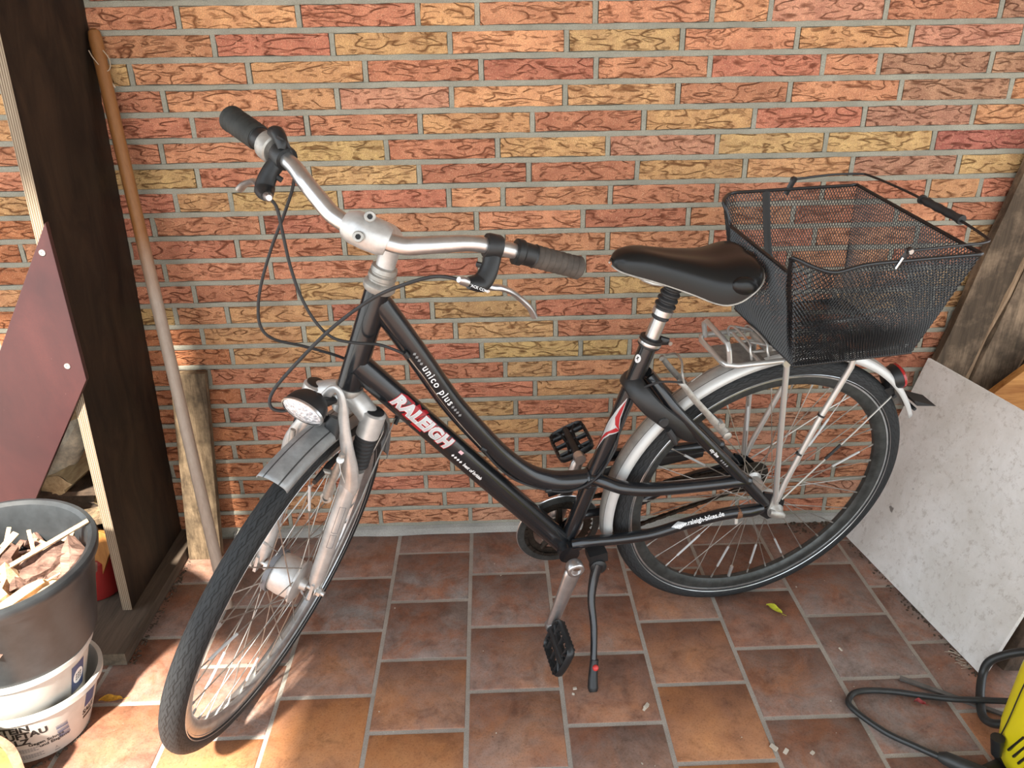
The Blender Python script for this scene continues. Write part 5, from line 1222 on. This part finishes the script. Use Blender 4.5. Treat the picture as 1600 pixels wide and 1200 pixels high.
b = MB(); b.tube([(.172, .050, .594), (.172, .066, .594)], .0065, 10); b.lathe([(.0055, 0), (.0055, .022)], (.190, .052, .600), (-.7, .0, -.7), 10); part(b, 'pad_bolt', 'steel', None, rb_)

# ---- rear rack
b = MB(); ru = .727
b.tube([(-.19, .058, ru), (.05, .060, ru), (.165, .060, ru), (.184, .052, ru), (.188, .040, ru), (.190, -.040, ru), (.184, -.054, ru), (.165, -.060, ru), (.05, -.060, ru), (-.19, -.058, ru)], .0052, 12)
b.tube([(-.19, .058, ru), (-.215, .04, ru), (-.215, -.04, ru), (-.19, -.058, ru)], .0052, 12, smooth=3)
b.tube([(.176, .052, ru), (.184, .052, .758), (.184, .044, .767), (.184, -.044, .767), (.184, -.052, .758), (.176, -.052, ru)], .0050, 12)
for f in (.115, .02, -.08, -.16): b.tube([(f, .060, ru - .001), (f, -.060, ru - .001)], .0036, 8)
b.tube([(.115, .02, ru), (-.16, .02, ru)], .003, 8); b.tube([(.115, -.02, ru), (-.16, -.02, ru)], .003, 8)
for s in (1, -1):
    b.tube([(.062, s * .061, .724), (.030, s * .066, .520), (.010, s * .071, .392), (.004, s * .072, .365)], .0058, 12)
    b.lathe([(.009, -.004), (.009, .006)], (.064, s * .061, .724), Y1 * s, 14)
    b.tube([(-.085, s * .060, .724), (-.085, s * .060, .694), (-.042, s * .066, .570), (-.006, s * .071, .430), (.004, s * .073, .375)], .0062, 12)
    b.prism([(-.010, 0), (.012, 0), (.008, .05), (-.006, .05)], (.006, s * .072, .345), (1, 0, 0), (0, 0, 1), .003)
rk_ = part(b, 'rear_rack', 'steel', 'silver tubular luggage rack over the rear wheel')
b = MB(); b.lathe([(.0072, -.002), (.0072, .002)], (-.020, .068, .495), (-.30, -.03, .95), 14); b.lathe([(.0072, -.002), (.0072, .002)], (-.0475, .0652, .586), (-.30, -.03, .95), 14); part(b, 'rack_strut_band', 'rubber', None, rk_)
b = MB()
for f0_, zz in ((.128, .745), (.092, .742)):
    b.tube([(f0_, .046, ru), (f0_ + .006, .044, zz), (f0_ + .004, .030, zz + .012), (f0_ + .004, -.030, zz + .012), (f0_ + .006, -.044, zz), (f0_, -.046, ru)], .0022, 8, smooth=3)
b.tube([(.130, .030, .757), (.05, .030, .733), (-.08, .03, .733)], .0025, 8); b.tube([(.130, -.030, .757), (.05, -.030, .733), (-.08, -.03, .733)], .0025, 8)
part(b, 'spring_clip', 'steel', 'sprung wire clamp on the rack', rk_)
b = MB(); b.lathe([(.009, -.03), (.009, .03)], (.085, 0, .737), Y1, 14); part(b, 'spring_roll', 'alu_dirty', None, rk_)
b = MB(); b.prism([(-.04, -.035), (.04, -.035), (.04, .035), (-.04, .035)], (.13, 0, .712), (1, 0, 0), (0, 1, 0), .003); part(b, 'rack_plate', 'alu_dirty', None, rk_)

# ---- tail lamp
b = MB(); b.lathe([(.004, -.030), (.018, -.028), (.026, -.012), (.028, .0)], (-.262, 0, .612), (-.86, 0, .30), 26, xs=1.0, ys=1.0); b.box((-.250, 0, .578), (.020, .020, .030), eul(0, .5, 0)); tl = part(b, 'tail_lamp', 'bplastic', 'black tail lamp with red lens')
b = MB(); b.lathe([(.0285, -.001), (.0285, .004), (.022, .009), (.004, .011)], (-.262, 0, .612), (-.86, 0, .30), 26); part(b, 'lens', 'red_lens', 'red lens', tl)

# ---- cables
def cable(pts, r, mat='rubber', label=None): b = MB(); b.tube(pts, r, 8, smooth=8); return part(b, 'cable', mat, label)
cable([(0.925, 0.016, 1.164), (0.913, 0.013, 1.152), (0.908, 0.011, 1.128), (0.911, 0.008, 1.097), (0.929, 0.001, 1.052), (0.956, -0.009, 0.995), (0.98, -0.016, 0.935), (0.992, -0.018, 0.891), (0.993, -0.016, 0.855), (0.976, -0.015, 0.832), (0.932, -0.023, 0.809), (0.874, -0.029, 0.777), (0.835, -0.030, 0.745), (.80, -.020, .70)], .0025, label='black gear cable looping behind the head tube')
cable([(0.948, 0.014, 1.079), (0.939, 0.015, 1.063), (0.936, 0.018, 1.025), (0.932, 0.023, 0.976), (0.923, 0.029, 0.928), (0.906, 0.036, 0.885), (0.883, 0.041, 0.857), (0.852, 0.039, 0.843), (0.814, 0.030, 0.83), (0.788, 0.026, 0.815), (0.768, 0.024, 0.800)], .0025, label='black rear brake cable crossing the head tube')
cable([(0.698, 0.165, 0.998), (0.714, 0.143, 0.995), (0.736, 0.12, 0.986), (0.772, 0.089, 0.962), (0.81, 0.066, 0.936), (0.849, 0.056, 0.907), (0.891, 0.049, 0.871), (0.935, 0.045, 0.827), (0.976, 0.042, 0.782), (0.992, 0.044, 0.758), (0.992, 0.048, 0.742), (0.979, 0.05, 0.735), (0.962, 0.049, 0.734)], .0028, label='black front brake cable from the left lever')
TTC = [(0.767, 0.024, 0.801), (0.762, 0.022, 0.79), (0.737, 0.018, 0.745), (0.718, 0.018, 0.709), (0.68, 0.018, 0.643), (0.635, 0.018, 0.574), (0.609, 0.018, 0.531), (0.567, 0.016, 0.483), (0.5, 0.016, 0.445), (0.449, 0.02, 0.439), (0.404, 0.026, 0.469), (0.37, 0.02, 0.527), (0.364, 0.018, 0.565), (0.354, 0.02, 0.627), (0.34, 0.026, 0.67), (0.31, 0.045, 0.7), (0.263, 0.05, 0.696)]
cable(TTC[:6], .0010, 'spoke', 'bare brake wire under the upper tube'); cable(TTC[5:], .0022, label='rear brake cable outer')
DTC = [(0.812, 0.012, 0.741), (0.802, 0.01, 0.713), (0.748, 0.009, 0.644), (0.684, 0.009, 0.561), (0.678, 0.009, 0.551), (0.609, 0.009, 0.466), (0.572, 0.009, 0.413), (0.543, 0.006, 0.358)]
cable(DTC[:4], .0022, label='black gear cable along the lower tube'); cable(DTC[3:], .0020, label='lower stretch of the gear cable')
b = MB()
for p, d in (((.768, .024, .801), TTD), (TTC[5], (-.8, 0, -.6)), (TTC[8], (-1, 0, -.05)), (DTC[1], DTD), (DTC[3], DTD)):
    d = V(d).normalized(); b = MB(); b.tube([V(p) - d * .006, V(p) + d * .006], .0048, 10); part(b, 'cable_stop', 'bplastic')
pass
cable([S(-.010, .075, -.045), S(-.02, .078, -.065), S(-.03, .075, -.10), S(-.02, .06, -.16)], .0022, label='thin black wire at the left fork boot')
cable([S(-.03, .075, -.075), S(-.02, .066, -.15), S(.0, .05, -.24), S(.02, .045, -.34)], .0012, 'steel')
cable([LC - LN * .03, S(.06, -.03, -.06), S(.03, -.062, -.10), S(.02, -.072, -.2), S(.03, -.075, -.40)], .0016)

# ================================================================== BASKET (a thing of its own on the rack)
bk = empty('wire_basket', OB + RB @ V((-.03, 0, .74)), RB); tag(bk, 'black wire-mesh bicycle basket on the rear rack behind the saddle', 'basket')
KO = V((-.03, 0, .74))
def bpart(b, name, mat, label=None, **kw):
    b.v = [tuple(V(p) - KO) for p in b.v]; o = b.build(name, mat, bk, **kw)
    if label: o['label'] = label
    return o
zt = .972
def top_pt(face, u):
    # u 0..1 ; returns rim point
    if face == 'near': return V((.150 - .318 * u, .122 + .048 * (1 - max(0, 1 - u * 6) ** 2), zt - .010 * math.exp(-((u - .14) / .12) ** 2)))
    if face == 'far': return V((-.168 + .318 * u, -(.122 + .048 * (1 - max(0, 1 - (1 - u) * 6) ** 2)), zt))
    if face == 'rear': return V((-.168, .170 - .34 * u, zt))
    y = -.122 + .244 * u; dpt = min(1, max(0, (.122 - abs(y)) / .022)); dpt = dpt * dpt * (3 - 2 * dpt)
    return V((.150 - .012 * dpt, y, zt - .038 * dpt))
zb_ = .748
def bot_pt(face, u):
    if face == 'near': return V((.085 - .245 * u, .112, zb_))
    if face == 'far': return V((-.160 + .245 * u, -.112, zb_))
    if face == 'rear': return V((-.160, .112 - .224 * u, zb_))
    return V((.085, -.112 + .224 * u, zb_))
def surf(face, u, v):
    p = top_pt(face, u).lerp(bot_pt(face, u), v)
    w = .010 * math.sin(PI * v) * math.sin(PI * u)
    dent = noise.noise(V((u * 3.0, v * 2.5, {'near': 1, 'far': 5, 'rear': 9, 'front': 13}[face]))) * .014 * math.sin(PI * v) * math.sin(PI * u) ** .5
    o = {'near': V((0, 1, 0)), 'far': V((0, -1, 0)), 'rear': V((-1, 0, 0)), 'front': V((1, 0, 0))}[face]
    return p + o * (w + dent)
mb2 = MB()
def strand(P, r=.0014):
    pts = P; vs = []; m = len(pts)
    for i in range(m):
        t = (pts[min(i + 1, m - 1)] - pts[max(i - 1, 0)]).normalized(); up = V((0, 0, 1)) if abs(t.z) < .8 else V((1, 0, 0)); up = (up - t * up.dot(t)).normalized(); q = t.cross(up)
        for k in range(3): a = 2 * PI * k / 3; vs.append(pts[i] + (up * math.cos(a) + q * math.sin(a)) * r)
    mb2.add(vs, [(i * 3 + k, i * 3 + (k + 1) % 3, (i + 1) * 3 + (k + 1) % 3, (i + 1) * 3 + k) for i in range(m - 1) for k in range(3)])
CW, CH = .0066, .0056
for face, Lh in (('near', .318), ('far', .318), ('rear', .34), ('front', .25)):
    nx = int(Lh / CW) * 2; nz = int(.235 / CH)
    for j in range(nz + 1):
        P = []
        for i in range(nx + 1):
            zig = .46 if (i + j) % 2 else -.46; v = min(1, max(0, (j + zig) / nz)); P.append(surf(face, i / nx, v))
        strand(P)
nx = int(.245 / CW) * 2; ny = int(.224 / CH)
for j in range(ny + 1):
    P = []
    for i in range(nx + 1):
        zig = .46 if (i + j) % 2 else -.46; y = -.112 + .224 * min(1, max(0, (j + zig) / ny)); P.append(V((.085 - .245 * i / nx, y, zb_ - .004 * noise.noise(V((i * .05, j * .06, 0))))))
    strand(P)
bpart(mb2, 'wire_mesh', 'mesh', 'black diamond wire mesh', smooth=False, weld=False)['kind'] = 'stuff'
b = MB(); rim = []
for face, n in (('front', 28), ('near', 24), ('rear', 10), ('far', 24)): rim += [top_pt(face, i / n) for i in range(n)]
b.tube(rim, .0034, 10, closed=True, smooth=2); bpart(b, 'top_rim', 'mesh', 'thick black rim wire with a dip at the front')
b = MB()
for face in ('far',):
    for u in (.36,):
        uu = u if face == 'near' else 1 - u
        b.tube([surf(face, uu, v / 10) * 1.0 + V((0, (-.002 if face == 'near' else .002), 0)) for v in range(11)], .0028, 8, flat=(V((1, 0, 0)), 3.0, .5))
b.tube([V((.085, -.112, zb_)), V((.085, .112, zb_)), V((-.160, .112, zb_)), V((-.160, -.112, zb_))], .0022, 8, closed=True)
bpart(b, 'support_strip', 'mesh')
b = MB(); hz = zt + .018; arm = [(-.022, .172, hz), (-.10, .176, hz + .004), (-.165, .172, hz + .004), (-.178, .150, hz + .006), (-.182, .05, hz + .010), (-.182, -.05, hz + .010), (-.178, -.150, hz + .006), (-.165, -.172, hz + .004), (-.10, -.176, hz + .004), (-.022, -.172, hz)]
b.tube(arm, .0024, 8, smooth=4)
for s in (1, -1): b.tube([(-.010, s * .170, zt - .010), (-.022, s * .171, hz)], [.0045, .005], 8, flat=(V((1, 0, 0)), 1.4, .5)); b.lathe([(.0062, -.003), (.0062, .003)], (-.022, s * .172, hz), Y1, 14)
bpart(b, 'carrying_handle', 'mesh', 'folded-back black wire carrying handle')
b = MB()
for s in (1, -1): b.lathe([(.0045, 0), (.0042, .0015)], (-.022, s * .1755, hz), Y1 * s, 12)
b.tube([(-.012, .174, zt + .008), (-.004, .175, zt - .010)], .0018, 6); bpart(b, 'handle_rivet', 'alu')
b = MB(); pts = [(-.182, -.006 + .0135 * i, hz + .010) for i in range(8)]; b.tube(pts, [.0055, .0080, .0066, .0078, .0066, .0078, .0066, .0080], 12, smooth=3); b.tube([(-.182, -.010, hz + .010), (-.182, -.004, hz + .010)], .0085, 12); b.tube([(-.182, .088, hz + .010), (-.182, .094, hz + .010)], .0085, 12); bpart(b, 'handle_grip', 'rubber', 'black moulded rubber handle grip')
